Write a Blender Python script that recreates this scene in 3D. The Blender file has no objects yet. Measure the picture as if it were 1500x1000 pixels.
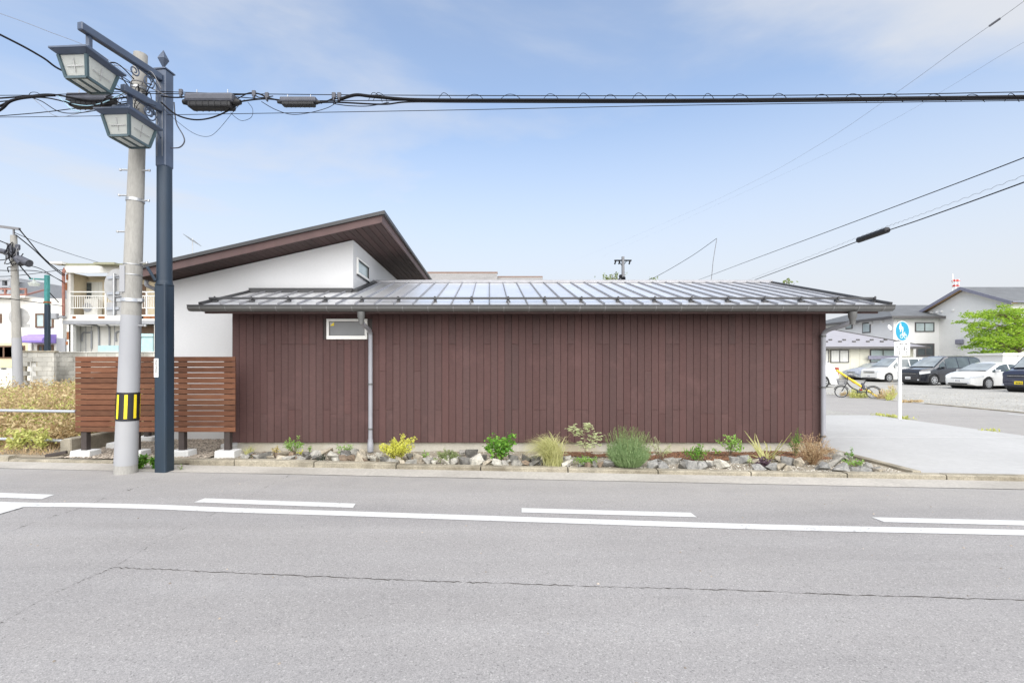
import bpy, bmesh, math, random
from mathutils import Vector, Matrix, noise as mnoise
random.seed(7)
scene = bpy.context.scene
COL = scene.collection
R = math.radians
# ------------------------------------------------------------------ camera
F, CX, CY, HC = 708.0, 717.0, 531.0, 1.5          # focal length (px of a 1500 px wide picture), principal point, eye height
cam = bpy.data.cameras.new('camera'); camo = bpy.data.objects.new('camera', cam); COL.objects.link(camo)
camo.location = (0, 0, HC); camo.rotation_euler = (R(90), 0, 0)
cam.sensor_width = 36.0; cam.lens = F/1500*36.0
cam.shift_x = (750-CX)/1500; cam.shift_y = -(500-CY)/1500
cam.clip_start = 0.05; cam.clip_end = 3000
scene.camera = camo
# ------------------------------------------------------------------ sky, sun, exposure
SUN_EL, SUN_AZ = R(45), R(172)                       # azimuth clockwise from +Y: behind the camera, veiled by thin cloud
w = bpy.data.worlds.new('World'); scene.world = w; w.use_nodes = True
nt = w.node_tree; nt.nodes.clear()
out = nt.nodes.new('ShaderNodeOutputWorld'); bg = nt.nodes.new('ShaderNodeBackground')
sky = nt.nodes.new('ShaderNodeTexSky'); sky.sky_type = 'NISHITA'; sky.sun_disc = False
sky.sun_elevation = SUN_EL; sky.sun_rotation = SUN_AZ; sky.air_density = 1.0; sky.dust_density = 1.6; sky.ozone_density = 1.2
tc = nt.nodes.new('ShaderNodeTexCoord')
sep = nt.nodes.new('ShaderNodeSeparateXYZ'); nt.links.new(tc.outputs['Generated'], sep.inputs[0])
mp = nt.nodes.new('ShaderNodeMapping'); mp.inputs['Scale'].default_value = (1.1, 1.1, 3.2); mp.inputs['Location'].default_value = (.9, .2, .4)
nt.links.new(tc.outputs['Generated'], mp.inputs[0])
n1 = nt.nodes.new('ShaderNodeTexNoise'); n1.inputs['Scale'].default_value = 1.35; n1.inputs['Detail'].default_value = 7; n1.inputs['Roughness'].default_value = .52
n1.inputs['Distortion'].default_value = .35
nt.links.new(mp.outputs[0], n1.inputs['Vector'])
cr = nt.nodes.new('ShaderNodeMapRange'); cr.inputs['From Min'].default_value = .34; cr.inputs['From Max'].default_value = .66
cr.inputs['To Min'].default_value = .18; cr.inputs['To Max'].default_value = .92; cr.interpolation_type = 'SMOOTHSTEP'
nt.links.new(n1.outputs['Fac'], cr.inputs[0])
hz = nt.nodes.new('ShaderNodeMapRange'); hz.inputs['From Min'].default_value = 0.02; hz.inputs['From Max'].default_value = .62
hz.inputs['To Min'].default_value = 1.0; hz.inputs['To Max'].default_value = 0.0; hz.interpolation_type = 'SMOOTHSTEP'
nt.links.new(sep.outputs['Z'], hz.inputs[0])
mx = nt.nodes.new('ShaderNodeMath'); mx.operation = 'MAXIMUM'
nt.links.new(cr.outputs[0], mx.inputs[0]); nt.links.new(hz.outputs[0], mx.inputs[1])
mix = nt.nodes.new('ShaderNodeMixRGB'); nt.links.new(mx.outputs[0], mix.inputs[0])
tint = nt.nodes.new('ShaderNodeMixRGB'); tint.blend_type = 'MULTIPLY'; tint.inputs[0].default_value = 1; tint.inputs[2].default_value = (.94,1.0,1.03,1)   # summer haze
nt.links.new(sky.outputs[0], tint.inputs[1]); nt.links.new(tint.outputs[0], mix.inputs[1]); mix.inputs[2].default_value = (3.02, 3.10, 3.26, 1)     # thin bright cloud, in the sky's own units
nt.links.new(mix.outputs[0], bg.inputs['Color']); bg.inputs['Strength'].default_value = 0.106
nt.links.new(bg.outputs[0], out.inputs['Surface'])
sl = bpy.data.lights.new('sun', 'SUN'); sl.energy = 2.4; sl.angle = R(100); sl.color = (1.0, .965, .91)
so = bpy.data.objects.new('sun', sl); COL.objects.link(so)
sd = Vector((math.sin(SUN_AZ)*math.cos(SUN_EL), math.cos(SUN_AZ)*math.cos(SUN_EL), math.sin(SUN_EL)))
so.rotation_euler = sd.to_track_quat('Z', 'Y').to_euler(); so.location = sd*60
vs = scene.view_settings; vs.view_transform = 'Standard'; vs.look = 'None'; vs.gamma = 1; vs.use_curve_mapping = False; vs.exposure = 1.30
scene.render.engine = 'CYCLES'

# ------------------------------------------------------------------ helpers
def P(px, py, Y): return Vector(((px-CX)/F*Y, Y, HC-(py-CY)/F*Y))
def G(px, py, z=0.0): return P(px, py, (HC-z)*F/(py-CY))
ORG = {}
def link(o, parent=None):
    COL.objects.link(o)
    if parent is not None:
        o.parent = parent; ORG[o.name] = ORG.get(parent.name, Vector((0,0,0)))
    return o
def tag(o, label=None, cat=None, group=None, kind=None):
    if label: o['label'] = label
    if cat: o['category'] = cat
    if group: o['group'] = group
    if kind: o['kind'] = kind
    return o
def thing(name, label, cat, loc=(0,0,0), group=None):
    o = bpy.data.objects.new(name, None); o.empty_display_size = .2; COL.objects.link(o); o.location = loc
    ORG[o.name] = Vector(loc)
    return tag(o, label, cat, group)
def basis(d, up=Vector((0,0,1))):
    d = d.normalized(); s = d.cross(up)
    if s.length < 1e-5: s = d.cross(Vector((0,1,0)))
    s.normalize(); return d, s, s.cross(d).normalized()
def smooth_path(pts, sub=6):
    pts = [Vector(p) for p in pts]
    if len(pts) < 3: return pts
    o = []
    for i in range(len(pts)-1):
        a, b, c, d = pts[max(i-1,0)], pts[i], pts[i+1], pts[min(i+2,len(pts)-1)]
        for k in range(sub):
            t = k/sub
            o.append(.5*((2*b)+(c-a)*t+(2*a-5*b+4*c-d)*t*t+(3*b-a-3*c+d)*t**3))
    return o+[pts[-1]]
class MB:
    def __init__(s): s.v = []; s.f = []
    def add(s, vs, fs):
        n = len(s.v); s.v += [Vector(x) for x in vs]; s.f += [tuple(i+n for i in q) for q in fs]; return s
    def box(s, x0, x1, y0, y1, z0, z1):
        return s.add([(x,y,z) for z in (z0,z1) for y in (y0,y1) for x in (x0,x1)], [(0,2,3,1),(4,5,7,6),(0,1,5,4),(1,3,7,5),(3,2,6,7),(2,0,4,6)])
    def obox(s, c, size, M=None):
        c = Vector(c); hx, hy, hz_ = (q/2 for q in size); M = M or Matrix.Identity(3)
        return s.add([c+M@Vector((x,y,z)) for z in (-hz_,hz_) for y in (-hy,hy) for x in (-hx,hx)], [(0,2,3,1),(4,5,7,6),(0,1,5,4),(1,3,7,5),(3,2,6,7),(2,0,4,6)])
    def bar(s, p, q, wd, ht, up=Vector((0,0,1))):
        p, q = Vector(p), Vector(q); d, sd_, u = basis(q-p, up)
        return s.add([e+sd_*a*wd/2+u*b*ht/2 for e in (p,q) for a,b in ((-1,-1),(1,-1),(1,1),(-1,1))], [(0,1,2,3),(7,6,5,4),(0,4,5,1),(1,5,6,2),(2,6,7,3),(3,7,4,0)])
    def tube(s, pts, r, n=8, cap=True):
        pts = [Vector(p) for p in pts]; rs = r if isinstance(r, (list,tuple)) else [r]*len(pts)
        base = len(s.v); u = None
        for i, p in enumerate(pts):
            d = (pts[min(i+1,len(pts)-1)]-pts[max(i-1,0)]).normalized()
            if u is None: _, sd_, u = basis(d)
            u = (u-d*u.dot(d))
            if u.length < 1e-6: u = basis(d)[2]
            u.normalize(); sd_ = d.cross(u)
            for k in range(n):
                a = 2*math.pi*k/n; s.v.append(p+(u*math.cos(a)+sd_*math.sin(a))*rs[i])
        for i in range(len(pts)-1):
            for k in range(n):
                a = base+i*n; k2 = (k+1)%n; s.f.append((a+k, a+k2, a+n+k2, a+n+k))
        if cap:
            s.f.append(tuple(base+k for k in range(n))[::-1]); e = base+(len(pts)-1)*n; s.f.append(tuple(e+k for k in range(n)))
        return s
    def lathe(s, c, prof, n=16, axis=None):
        c = Vector(c); M = axis or Matrix.Identity(3); base = len(s.v)
        for r, z in prof:
            for k in range(n): a = 2*math.pi*k/n; s.v.append(c+M@Vector((r*math.cos(a), r*math.sin(a), z)))
        for i in range(len(prof)-1):
            for k in range(n): a = base+i*n; k2 = (k+1)%n; s.f.append((a+k,a+k2,a+n+k2,a+n+k))
        s.f.append(tuple(base+k for k in range(n))[::-1]); e = base+(len(prof)-1)*n; s.f.append(tuple(e+k for k in range(n)))
        return s
    def prism(s, pts, vec):
        pts = [Vector(p) for p in pts]; vec = Vector(vec); n = len(pts)
        return s.add(pts+[p+vec for p in pts], [tuple(range(n))[::-1], tuple(range(n,2*n))]+[(i,(i+1)%n,(i+1)%n+n,i+n) for i in range(n)])
    def leaf(s, p, d, nrm, L, W, fold=.15):
        d = d.normalized(); sd_ = d.cross(nrm)
        if sd_.length < 1e-5: sd_ = d.cross(Vector((.3,.5,.8)))
        sd_.normalize(); u = sd_.cross(d)
        n = len(s.v); s.v += [p, p+d*L*.45+sd_*W/2+u*W*fold, p+d*L, p+d*L*.45-sd_*W/2+u*W*fold]; s.f += [(n,n+1,n+2),(n,n+2,n+3)]
    def blade(s, pts, w0):
        pts = [Vector(p) for p in pts]; n = len(s.v); m = len(pts)
        a = random.uniform(0, math.pi); sd_ = Vector((math.cos(a), math.sin(a)*.6, 0))
        for i, p in enumerate(pts):
            wd = w0*(1-(i/(m-1))**1.6)*.5+.0004; s.v += [p-sd_*wd, p+sd_*wd]
        for i in range(m-1): s.f.append((n+2*i, n+2*i+1, n+2*i+3, n+2*i+2))
    def build(s, name, mat, parent=None, smooth=False, bevel=0, seg=1, recalc=True):
        o0 = ORG.get(parent.name, Vector((0,0,0))) if parent else Vector((0,0,0))
        me = bpy.data.meshes.new(name); me.from_pydata([p-o0 for p in s.v], [], s.f); me.update()
        if bevel or recalc:
            bm = bmesh.new(); bm.from_mesh(me)
            if recalc: bmesh.ops.recalc_face_normals(bm, faces=bm.faces)
            if bevel:
                es = [e for e in bm.edges if len(e.link_faces) == 2 and e.calc_face_angle(0) > .5]
                bmesh.ops.bevel(bm, geom=es, offset=bevel, segments=seg, affect='EDGES', profile=.5, clamp_overlap=True)
            bm.to_mesh(me); bm.free()
        if smooth:
            for p in me.polygons: p.use_smooth = True
            if smooth == 'auto': me.set_sharp_from_angle(angle=R(38))
        for m in (mat if isinstance(mat, (list,tuple)) else [mat]): me.materials.append(m)
        o = bpy.data.objects.new(name, me); return link(o, parent)
CACHE = {}
def piece(name, size, c, mat, parent, bevel=.004, rot=None):
    """one box-shaped piece; alike pieces share their mesh"""
    key = tuple(round(x,3) for x in size)+(mat.name, bevel)
    if key not in CACHE:
        b = MB(); b.obox((0,0,0), size); o = b.build(name, mat, None, bevel=bevel); CACHE[key] = o.data; COL.objects.unlink(o); bpy.data.objects.remove(o)
    o = bpy.data.objects.new(name, CACHE[key]); link(o, parent); o.location = Vector(c)-ORG.get(parent.name, Vector((0,0,0)))
    if rot: o.rotation_euler = rot
    return o
def copy_tree(o, parent=None):
    c = o.copy(); COL.objects.link(c); c.parent = parent
    for ch in list(o.children): copy_tree(ch, c)
    return c

# ------------------------------------------------------------------ materials
M = {}
def nodes(name):
    m = bpy.data.materials.new(name); m.use_nodes = True; t = m.node_tree; M[name] = m
    return m, t, t.nodes['Principled BSDF']
def nd(t, typ, **kw):
    n = t.nodes.new(typ)
    for k, v in kw.items():
        if k in n.inputs: n.inputs[k].default_value = v
        else: setattr(n, k, v)
    return n
def coords(t, kind='pos', scale=(1,1,1)):
    if kind == 'pos': src = t.nodes.new('ShaderNodeNewGeometry').outputs['Position']
    else: src = t.nodes.new('ShaderNodeTexCoord').outputs['Object']
    mpp = t.nodes.new('ShaderNodeMapping'); mpp.inputs['Scale'].default_value = scale; t.links.new(src, mpp.inputs[0]); return mpp.outputs[0]
def mixc(t, fac, a, b, mode='MIX'):
    n = t.nodes.new('ShaderNodeMixRGB'); n.blend_type = mode
    for i, x in enumerate((fac, a, b)):
        if hasattr(x, 'is_linked') or isinstance(x, bpy.types.NodeSocket): t.links.new(x, n.inputs[i])
        elif isinstance(x, (int,float)): n.inputs[i].default_value = x if i == 0 else (x,x,x,1)
        else: n.inputs[i].default_value = (*x, 1)
    return n.outputs[0]
def rng(t, val, a, b, c, d):
    n = t.nodes.new('ShaderNodeMapRange'); t.links.new(val, n.inputs[0])
    for i, x in enumerate((a,b,c,d)): n.inputs[i+1].default_value = x
    return n.outputs[0]
def noise_(t, vec, scale, detail=4, rough=.55):
    n = nd(t, 'ShaderNodeTexNoise', Scale=scale, Detail=detail, Roughness=rough); t.links.new(vec, n.inputs['Vector']); return n.outputs['Fac']
def bump(t, b, h, strength=.3, dist=.01):
    n = nd(t, 'ShaderNodeBump', Strength=strength, Distance=dist); t.links.new(h, n.inputs['Height']); t.links.new(n.outputs[0], b.inputs['Normal'])
def plain(name, col, rough=.6, metal=0, var=.12, scale=6, bmp=.0, coat=0, spec=None, island=0, objrand=0, dirt=None, stretch=(1,1,1), fine=0):
    """a coat of colour with soft mottling, optional fine grain, dirt and per-piece variation"""
    m, t, b = nodes(name); v = coords(t, 'pos', stretch)
    n = noise_(t, v, scale, 5)
    c = mixc(t, rng(t, n, .3, .7, 0, 1), tuple(x*(1-var) for x in col), tuple(min(1,x*(1+var)) for x in col))
    if fine:
        n2 = noise_(t, v, scale*14, 2, .7); c = mixc(t, 1.0, c, mixc(t, rng(t, n2, .3, .7, 0, 1), (1-fine,)*3, (1+fine,)*3), 'MULTIPLY')
    if island or objrand:
        src = t.nodes.new('ShaderNodeNewGeometry').outputs['Random Per Island'] if island else t.nodes.new('ShaderNodeObjectInfo').outputs['Random']
        k = island or objrand
        c = mixc(t, 1.0, c, mixc(t, src, (1-k,)*3, (1+k,)*3), 'MULTIPLY')
    if dirt:
        n3 = noise_(t, v, scale*.35, 6, .62); c = mixc(t, rng(t, n3, .48, .68, 0, dirt[1]), c, dirt[0])
    t.links.new(c, b.inputs['Base Color']); b.inputs['Roughness'].default_value = rough; b.inputs['Metallic'].default_value = metal
    if coat: b.inputs['Coat Weight'].default_value = coat; b.inputs['Coat Roughness'].default_value = .04
    if spec is not None: b.inputs['Specular IOR Level'].default_value = spec
    if bmp: bump(t, b, noise_(t, v, scale*6, 5, .65), bmp, .01)
    return m
def leafmat(name, a, b_, tr=.35, c3=None):
    m, t, b = nodes(name)
    isl = t.nodes.new('ShaderNodeNewGeometry').outputs['Random Per Island']
    v = coords(t, 'pos'); n = noise_(t, v, 9, 3)
    c = mixc(t, isl, a, b_); c = mixc(t, rng(t, n, .35, .65, 0, .55), c, c3 or b_)
    t.links.new(c, b.inputs['Base Color']); b.inputs['Roughness'].default_value = .5; b.inputs['Specular IOR Level'].default_value = .35
    tl = t.nodes.new('ShaderNodeBsdfTranslucent'); t.links.new(c, tl.inputs['Color'])
    ms = t.nodes.new('ShaderNodeMixShader'); ms.inputs[0].default_value = tr
    t.links.new(b.outputs[0], ms.inputs[1]); t.links.new(tl.outputs[0], ms.inputs[2])
    t.links.new(ms.outputs[0], t.nodes['Material Output'].inputs['Surface'])
    return m
def K(X): return 6.69-.087*X                          # front face of the kerb
UR = Vector((1,-.087,0)).normalized(); NR = Vector((.087,1,0)).normalized()   # along the road, away from the road
# asphalt: worn pale surface with aggregate, dusty towards the kerb
m, t, b = nodes('asphalt'); v = coords(t)
big = noise_(t, v, .35, 5, .6); mid = noise_(t, v, 3.0, 5, .6); stre = noise_(t, coords(t,'pos',(.25,2.2,1)), 1.3, 4)
c = mixc(t, rng(t, big, .3, .7, 0, 1), (.242,.234,.230), (.290,.280,.274))
c = mixc(t, rng(t, stre, .42, .68, 0, .5), c, (.31,.302,.298))
vo = nd(t, 'ShaderNodeTexVoronoi', Scale=175.0); t.links.new(v, vo.inputs['Vector'])
sepc = t.nodes.new('ShaderNodeSeparateColor'); t.links.new(vo.outputs['Color'], sepc.inputs[0])
c = mixc(t, 1.0, c, mixc(t, sepc.outputs[0], (.80,.80,.805), (1.20,1.195,1.185)), 'MULTIPLY')
fn = noise_(t, v, 240, 2, .7); c = mixc(t, 1.0, c, mixc(t, rng(t, fn, .3, .7, 0, 1), (.82,.82,.82), (1.18,1.18,1.18)), 'MULTIPLY')
vo2 = nd(t, 'ShaderNodeTexVoronoi', Scale=125.0); t.links.new(v, vo2.inputs['Vector']); sp2 = t.nodes.new('ShaderNodeSeparateColor'); t.links.new(vo2.outputs['Color'], sp2.inputs[0])
c = mixc(t, rng(t, sp2.outputs[0], .95, .97, 0, .42), c, (.48,.47,.45)); c = mixc(t, rng(t, sp2.outputs[1], .965, .98, 0, .45), c, (.09,.087,.084))     # pale and dark chips
tw = noise_(t, coords(t,'pos',(.05,.9,1)), 1.0, 3); c = mixc(t, 1.0, c, mixc(t, rng(t, tw, .35, .65, 0, 1), (.93,.93,.935), (1.06,1.055,1.05)), 'MULTIPLY')     # wheel tracks
mo = noise_(t, v, 1.1, 7, .66); c = mixc(t, rng(t, mo, .55, .75, 0, .30), c, (.19,.186,.188))
sx = t.nodes.new('ShaderNodeSeparateXYZ'); t.links.new(t.nodes.new('ShaderNodeNewGeometry').outputs['Position'], sx.inputs[0])
ma = nd(t, 'ShaderNodeMath', operation='MULTIPLY_ADD'); t.links.new(sx.outputs['X'], ma.inputs[0]); ma.inputs[1].default_value = .087; t.links.new(sx.outputs['Y'], ma.inputs[2])
dust = rng(t, ma.outputs[0], 4.9, 6.3, 0, .55)
dn = nd(t, 'ShaderNodeMath', operation='MULTIPLY'); t.links.new(dust, dn.inputs[0]); t.links.new(rng(t, mid, .25, .7, .35, 1), dn.inputs[1])
c = mixc(t, dn.outputs[0], c, (.37,.35,.32))
t.links.new(c, b.inputs['Base Color']); b.inputs['Roughness'].default_value = .85; b.inputs['Specular IOR Level'].default_value = .25
bump(t, b, sepc.outputs[0], .35, .004)
# worn white road paint, asphalt showing through in chips
m, t, b = nodes('road_paint'); v = coords(t)
n = noise_(t, v, 26, 6, .72); n2 = noise_(t, v, 2.2, 3)
ad = nd(t, 'ShaderNodeMath', operation='MULTIPLY_ADD'); t.links.new(n2, ad.inputs[0]); ad.inputs[1].default_value = .35; t.links.new(n, ad.inputs[2])
c = mixc(t, rng(t, ad.outputs[0], .76, .86, 0, .8), (.54,.54,.53), (.27,.265,.26)); t.links.new(c, b.inputs['Base Color']); b.inputs['Roughness'].default_value = .6
# stained vertical cladding boards (rough sawn: fine marks across the board)
def board(name, c0, c1, stretch, k=.22):
    m, t, b = nodes(name); rnd = t.nodes.new('ShaderNodeObjectInfo').outputs['Random']
    v = coords(t, 'pos', stretch); off = t.nodes.new('ShaderNodeVectorMath'); off.operation = 'ADD'; t.links.new(v, off.inputs[0])
    cmb = t.nodes.new('ShaderNodeCombineXYZ'); mm = nd(t, 'ShaderNodeMath', operation='MULTIPLY'); t.links.new(rnd, mm.inputs[0]); mm.inputs[1].default_value = 57.0
    for i in range(3): t.links.new(mm.outputs[0], cmb.inputs[i])
    t.links.new(cmb.outputs[0], off.inputs[1])
    g = noise_(t, off.outputs[0], 3.0, 5, .6); c = mixc(t, rng(t, g, .3, .7, 0, 1), c0, c1)
    c = mixc(t, 1.0, c, mixc(t, rnd, (1-k,1-k,1-k), (1+k,1+k*.9,1+k*.85)), 'MULTIPLY')
    rn2 = nd(t, 'ShaderNodeMath', operation='FRACT'); mm2 = nd(t, 'ShaderNodeMath', operation='MULTIPLY'); t.links.new(rnd, mm2.inputs[0]); mm2.inputs[1].default_value = 17.3; t.links.new(mm2.outputs[0], rn2.inputs[0])
    c = mixc(t, 1.0, c, mixc(t, rn2.outputs[0], (1.03,.975,.965), (.965,1.02,1.02)), 'MULTIPLY')     # stain takes redder or greyer from board to board
    bl = noise_(t, coords(t), 2.3, 5, .65); c = mixc(t, rng(t, bl, .55, .75, 0, .35), c, tuple(min(1,x*1.5) for x in c1))
    t.links.new(c, b.inputs['Base Color']); b.inputs['Roughness'].default_value = .72; b.inputs['Specular IOR Level'].default_value = .3
    bump(t, b, g, .35, .004); return m
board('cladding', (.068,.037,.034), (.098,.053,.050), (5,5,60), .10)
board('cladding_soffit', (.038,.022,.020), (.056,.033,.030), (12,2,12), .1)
board('slat_wood', (.105,.042,.022), (.165,.072,.038), (2.2,9,14), .28)
plain('fascia_brown', (.092,.052,.049), .6, var=.15, scale=5)
plain('dark_post', (.045,.034,.030), .6, var=.2, scale=9)
plain('render_white', (.565,.568,.572), .9, var=.015, scale=2.0, bmp=.06, fine=.02)
plain('roof_metal', (.80,.80,.81), .36, metal=.75, var=.06, scale=1.4, objrand=.05)
plain('roof_trim', (.050,.050,.052), .45, metal=.3, var=.1)
plain('seam_shade_ridge_grey', (.30,.30,.315), .45, metal=.4, var=.1)  # darker than the pans: shade on the seam sides put into the colour
plain('gutter_grey', (.115,.115,.112), .42, metal=.1, var=.08)
plain('pipe_grey', (.30,.305,.33), .38, var=.06)
plain('foundation', (.43,.405,.35), .9, var=.14, scale=2, bmp=.2, dirt=((.34,.265,.14),.55), fine=.08)
plain('white_frame', (.78,.775,.74), .45, var=.03)
m, t, b = nodes('mesh_screen'); v = coords(t,'pos',(1,1,1)); n = noise_(t, v, 5, 3); t.links.new(mixc(t, n, (.15,.155,.16), (.20,.205,.21)), b.inputs['Base Color']); b.inputs['Roughness'].default_value = .35
plain('glass_dark', (.06,.075,.08), .05, var=.3, scale=1.2, spec=.8)
plain('glass_pale', (.42,.50,.50), .08, var=.2, scale=.9, spec=.7)
plain('curtain', (.62,.62,.58), .6, var=.12, scale=3, stretch=(6,6,.3))
plain('concrete_pale', (.40,.397,.388), .9, var=.05, scale=.8, bmp=.10, fine=.05, dirt=((.33,.325,.31),.35))
plain('concrete_kerb', (.29,.26,.20), .95, var=.3, scale=4, bmp=.4, fine=.25, dirt=((.10,.08,.05),.8))
plain('concrete_apron', (.385,.362,.325), .95, var=.1, scale=1.6, bmp=.25, fine=.14, dirt=((.25,.23,.20),.5))
plain('concrete_old', (.30,.27,.21), .95, var=.25, scale=3, bmp=.3, fine=.12, dirt=((.10,.085,.06),.75))
plain('concrete_block', (.44,.43,.39), .95, var=.14, scale=3, bmp=.3, fine=.12, objrand=.14, dirt=((.15,.14,.12),.6))
plain('block_footing', (.60,.60,.585), .9, var=.06, scale=5, bmp=.2, fine=.06)
plain('pole_concrete', (.33,.32,.295), .9, var=.14, scale=3, bmp=.2, fine=.1, dirt=((.20,.19,.17),.5), stretch=(1,1,.3))
plain('pole_paint', (.315,.32,.335), .75, var=.06, scale=3, dirt=((.38,.37,.35),.35), stretch=(1,1,.4))
plain('navy_steel', (.011,.025,.045), .55, metal=.0, var=.25, scale=4, coat=.05, dirt=((.016,.030,.040),.5), stretch=(1,1,.25))
plain('navy_steel_light', (.052,.072,.115), .45, var=.15, scale=5, coat=.15)
plain('lantern_frame', (.050,.085,.100), .4, var=.15)
m, t, b = nodes('lantern_glass'); b.inputs['Base Color'].default_value = (.80,.82,.78,1); b.inputs['Roughness'].default_value = .35; n = noise_(t, coords(t), 9, 4); t.links.new(mixc(t, n, (.66,.68,.63), (.86,.88,.85)), b.inputs['Base Color'])
tl = t.nodes.new('ShaderNodeBsdfTranslucent'); tl.inputs['Color'].default_value = (.86,.88,.85,1); ms = t.nodes.new('ShaderNodeMixShader'); ms.inputs[0].default_value = .55
t.links.new(b.outputs[0], ms.inputs[1]); t.links.new(tl.outputs[0], ms.inputs[2]); t.links.new(ms.outputs[0], t.nodes['Material Output'].inputs['Surface'])
plain('black_rubber', (.010,.010,.012), .6, var=.2)
plain('splice_grey', (.060,.063,.080), .5, var=.2, scale=9)
plain('wire_black', (.007,.007,.009), .75, spec=.2)
plain('wire_grey', (.16,.16,.17), .5)
plain('wire_blue', (.30,.48,.58), .5)
plain('steel', (.42,.43,.44), .4, metal=.7, var=.12, dirt=((.25,.22,.19),.3))
plain('sign_back', (.40,.40,.395), .55, metal=.2, var=.12, scale=6, dirt=((.28,.27,.25),.5))
plain('sign_blue', (.012,.27,.42), .4, var=.04)
plain('sign_white', (.82,.82,.80), .4, var=.02)
plain('ink', (.03,.03,.035), .6)
plain('yellow_paint', (.80,.62,.02), .5, var=.1)
plain('yellow_guard', (.78,.55,.035), .45, var=.12)
plain('rail_grey', (.44,.46,.49), .4, metal=.4, var=.08)
plain('soil_dry', (.235,.20,.15), 1, var=.3, scale=5, bmp=.6, fine=.25, dirt=((.33,.30,.24),.6))
plain('mulch', (.15,.075,.042), 1, var=.35, scale=14, bmp=.6, island=.5)
plain('ground_earth', (.30,.28,.23), 1, var=.15, scale=.6, bmp=.3, fine=.15)
plain('gravel_lot', (.345,.335,.31), 1, var=.12, scale=.9, bmp=.7, fine=.30, dirt=((.28,.27,.24),.5))
plain('pebble_pale', (.43,.405,.35), .9, var=.15, scale=20, island=.45)
plain('pebble_brown', (.31,.265,.215), .9, var=.15, scale=20, island=.5)
m, t, b = nodes('rock'); rnd = t.nodes.new('ShaderNodeObjectInfo').outputs['Color']; v = coords(t)
n = noise_(t, v, 22, 6, .65); n2 = noise_(t, v, 130, 3, .7)
c = mixc(t, 1.0, rnd, mixc(t, rng(t, n, .3, .7, 0, 1), (.50,.50,.50), (1.22,1.20,1.15)), 'MULTIPLY'); c = mixc(t, 1.0, c, mixc(t, n2, (.75,.75,.75), (1.25,1.25,1.25)), 'MULTIPLY')
t.links.new(c, b.inputs['Base Color']); b.inputs['Roughness'].default_value = .9; bump(t, b, n, .8, .02)
plain('crack', (.035,.027,.020), 1)
plain('bark', (.16,.115,.08), .9, var=.3, scale=20)
plain('twig_dry', (.27,.17,.09), .9, var=.25, scale=25)
leafmat('leaf_green', (.06,.19,.02), (.26,.48,.07), .4, (.14,.34,.04))
leafmat('leaf_lime', (.17,.36,.06), (.34,.52,.13), .4)
leafmat('leaf_yellow', (.55,.58,.07), (.72,.70,.16), .4)
leafmat('leaf_olive', (.10,.14,.045), (.30,.36,.15), .3)
leafmat('leaf_sage', (.15,.25,.09), (.34,.45,.22), .35)
leafmat('leaf_pale', (.36,.45,.20), (.58,.62,.35), .35)
leafmat('leaf_straw', (.36,.38,.12), (.64,.62,.32), .4)
leafmat('leaf_orange', (.42,.30,.10), (.55,.48,.20), .35)
leafmat('leaf_purple', (.05,.025,.04), (.10,.06,.08), .1)
leafmat('leaf_black', (.02,.028,.02), (.055,.07,.05), .1)
leafmat('leaf_dead', (.38,.25,.13), (.58,.44,.26), .25)
leafmat('weed_dry', (.34,.22,.11), (.68,.56,.32), .3, (.42,.31,.15))
leafmat('weed_green', (.26,.32,.06), (.60,.58,.20), .35)
leafmat('leaf_maple', (.26,.44,.035), (.52,.66,.08), .45, (.12,.26,.03))
# ================================================================== the setting
def sheet(name, poly, z, mat, kind='structure', parent=None):
    b = MB(); b.add([(x,y,z) for x,y in poly], [tuple(range(len(poly)))]); o = b.build(name, mat, parent); 
    if o.data.polygons[0].normal.z < 0: o.data.flip_normals()
    return tag(o, kind=kind) if kind else o
sheet('ground', [(-900,-300),(900,-300),(900,1500),(-900,1500)], -.05, M['ground_earth'])
AP = .43
XS0, XS1 = 10.62, 15.85                                # side street
road = sheet('road', [(-150,-14),(200,-14),(200,K(200)-AP+14),(XS1,K(XS1)-AP),(XS1,160),(XS0,160),(XS0,K(XS0)-AP),(-150,K(-150)-AP)], 0, M['asphalt'])
def strip_px(pts, width, z, name, mat, parent):
    c = [G(x,y,z) for x,y in pts]; b = MB(); vs = []
    for i, p in enumerate(c):
        d = (c[min(i+1,len(c)-1)]-c[max(i-1,0)]).normalized(); s = Vector((-d.y,d.x,0)); wd = width(i) if callable(width) else width
        vs += [p-s*wd/2, p+s*wd/2]
    b.add(vs, [(2*i,2*i+2,2*i+3,2*i+1) for i in range(len(c)-1)]); return b.build(name, mat, parent)
ZP = .004
solid = smooth_path([Vector((x,y,0)) for x,y in [(-700,712),(-300,726),(0,737.6),(120,739.2),(233,742),(333,746.2),(500,751.3),(750,759.5),(1125,771.3),(1500,779.5),(2200,797)]], 6)
strip_px([(p.x,p.y) for p in solid], .15, ZP, 'lane_line', M['road_paint'], road)
for q in ([(-300,711),(80,724),(61,730.5),(-300,717.5)], [(300,729.2),(521,737),(517,743.3),(284,735.2)], [(764,743.5),(1012,750.3),(1021,757),(764,750)], [(1277,757),(1620,764.5),(1620,772),(1295,764)]):
    b = MB(); b.add([G(x,y,ZP) for x,y in q], [(0,1,2,3)]); b.build('lane_dash', M['road_paint'], road)
b = MB(); b.add([G(x,y,ZP+.004) for x,y in [(-260,733),(0,739),(34,742.2),(0,752),(-120,789),(-260,800)]], [tuple(range(6))]); b.build('lane_wedge', M['road_paint'], road)
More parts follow.
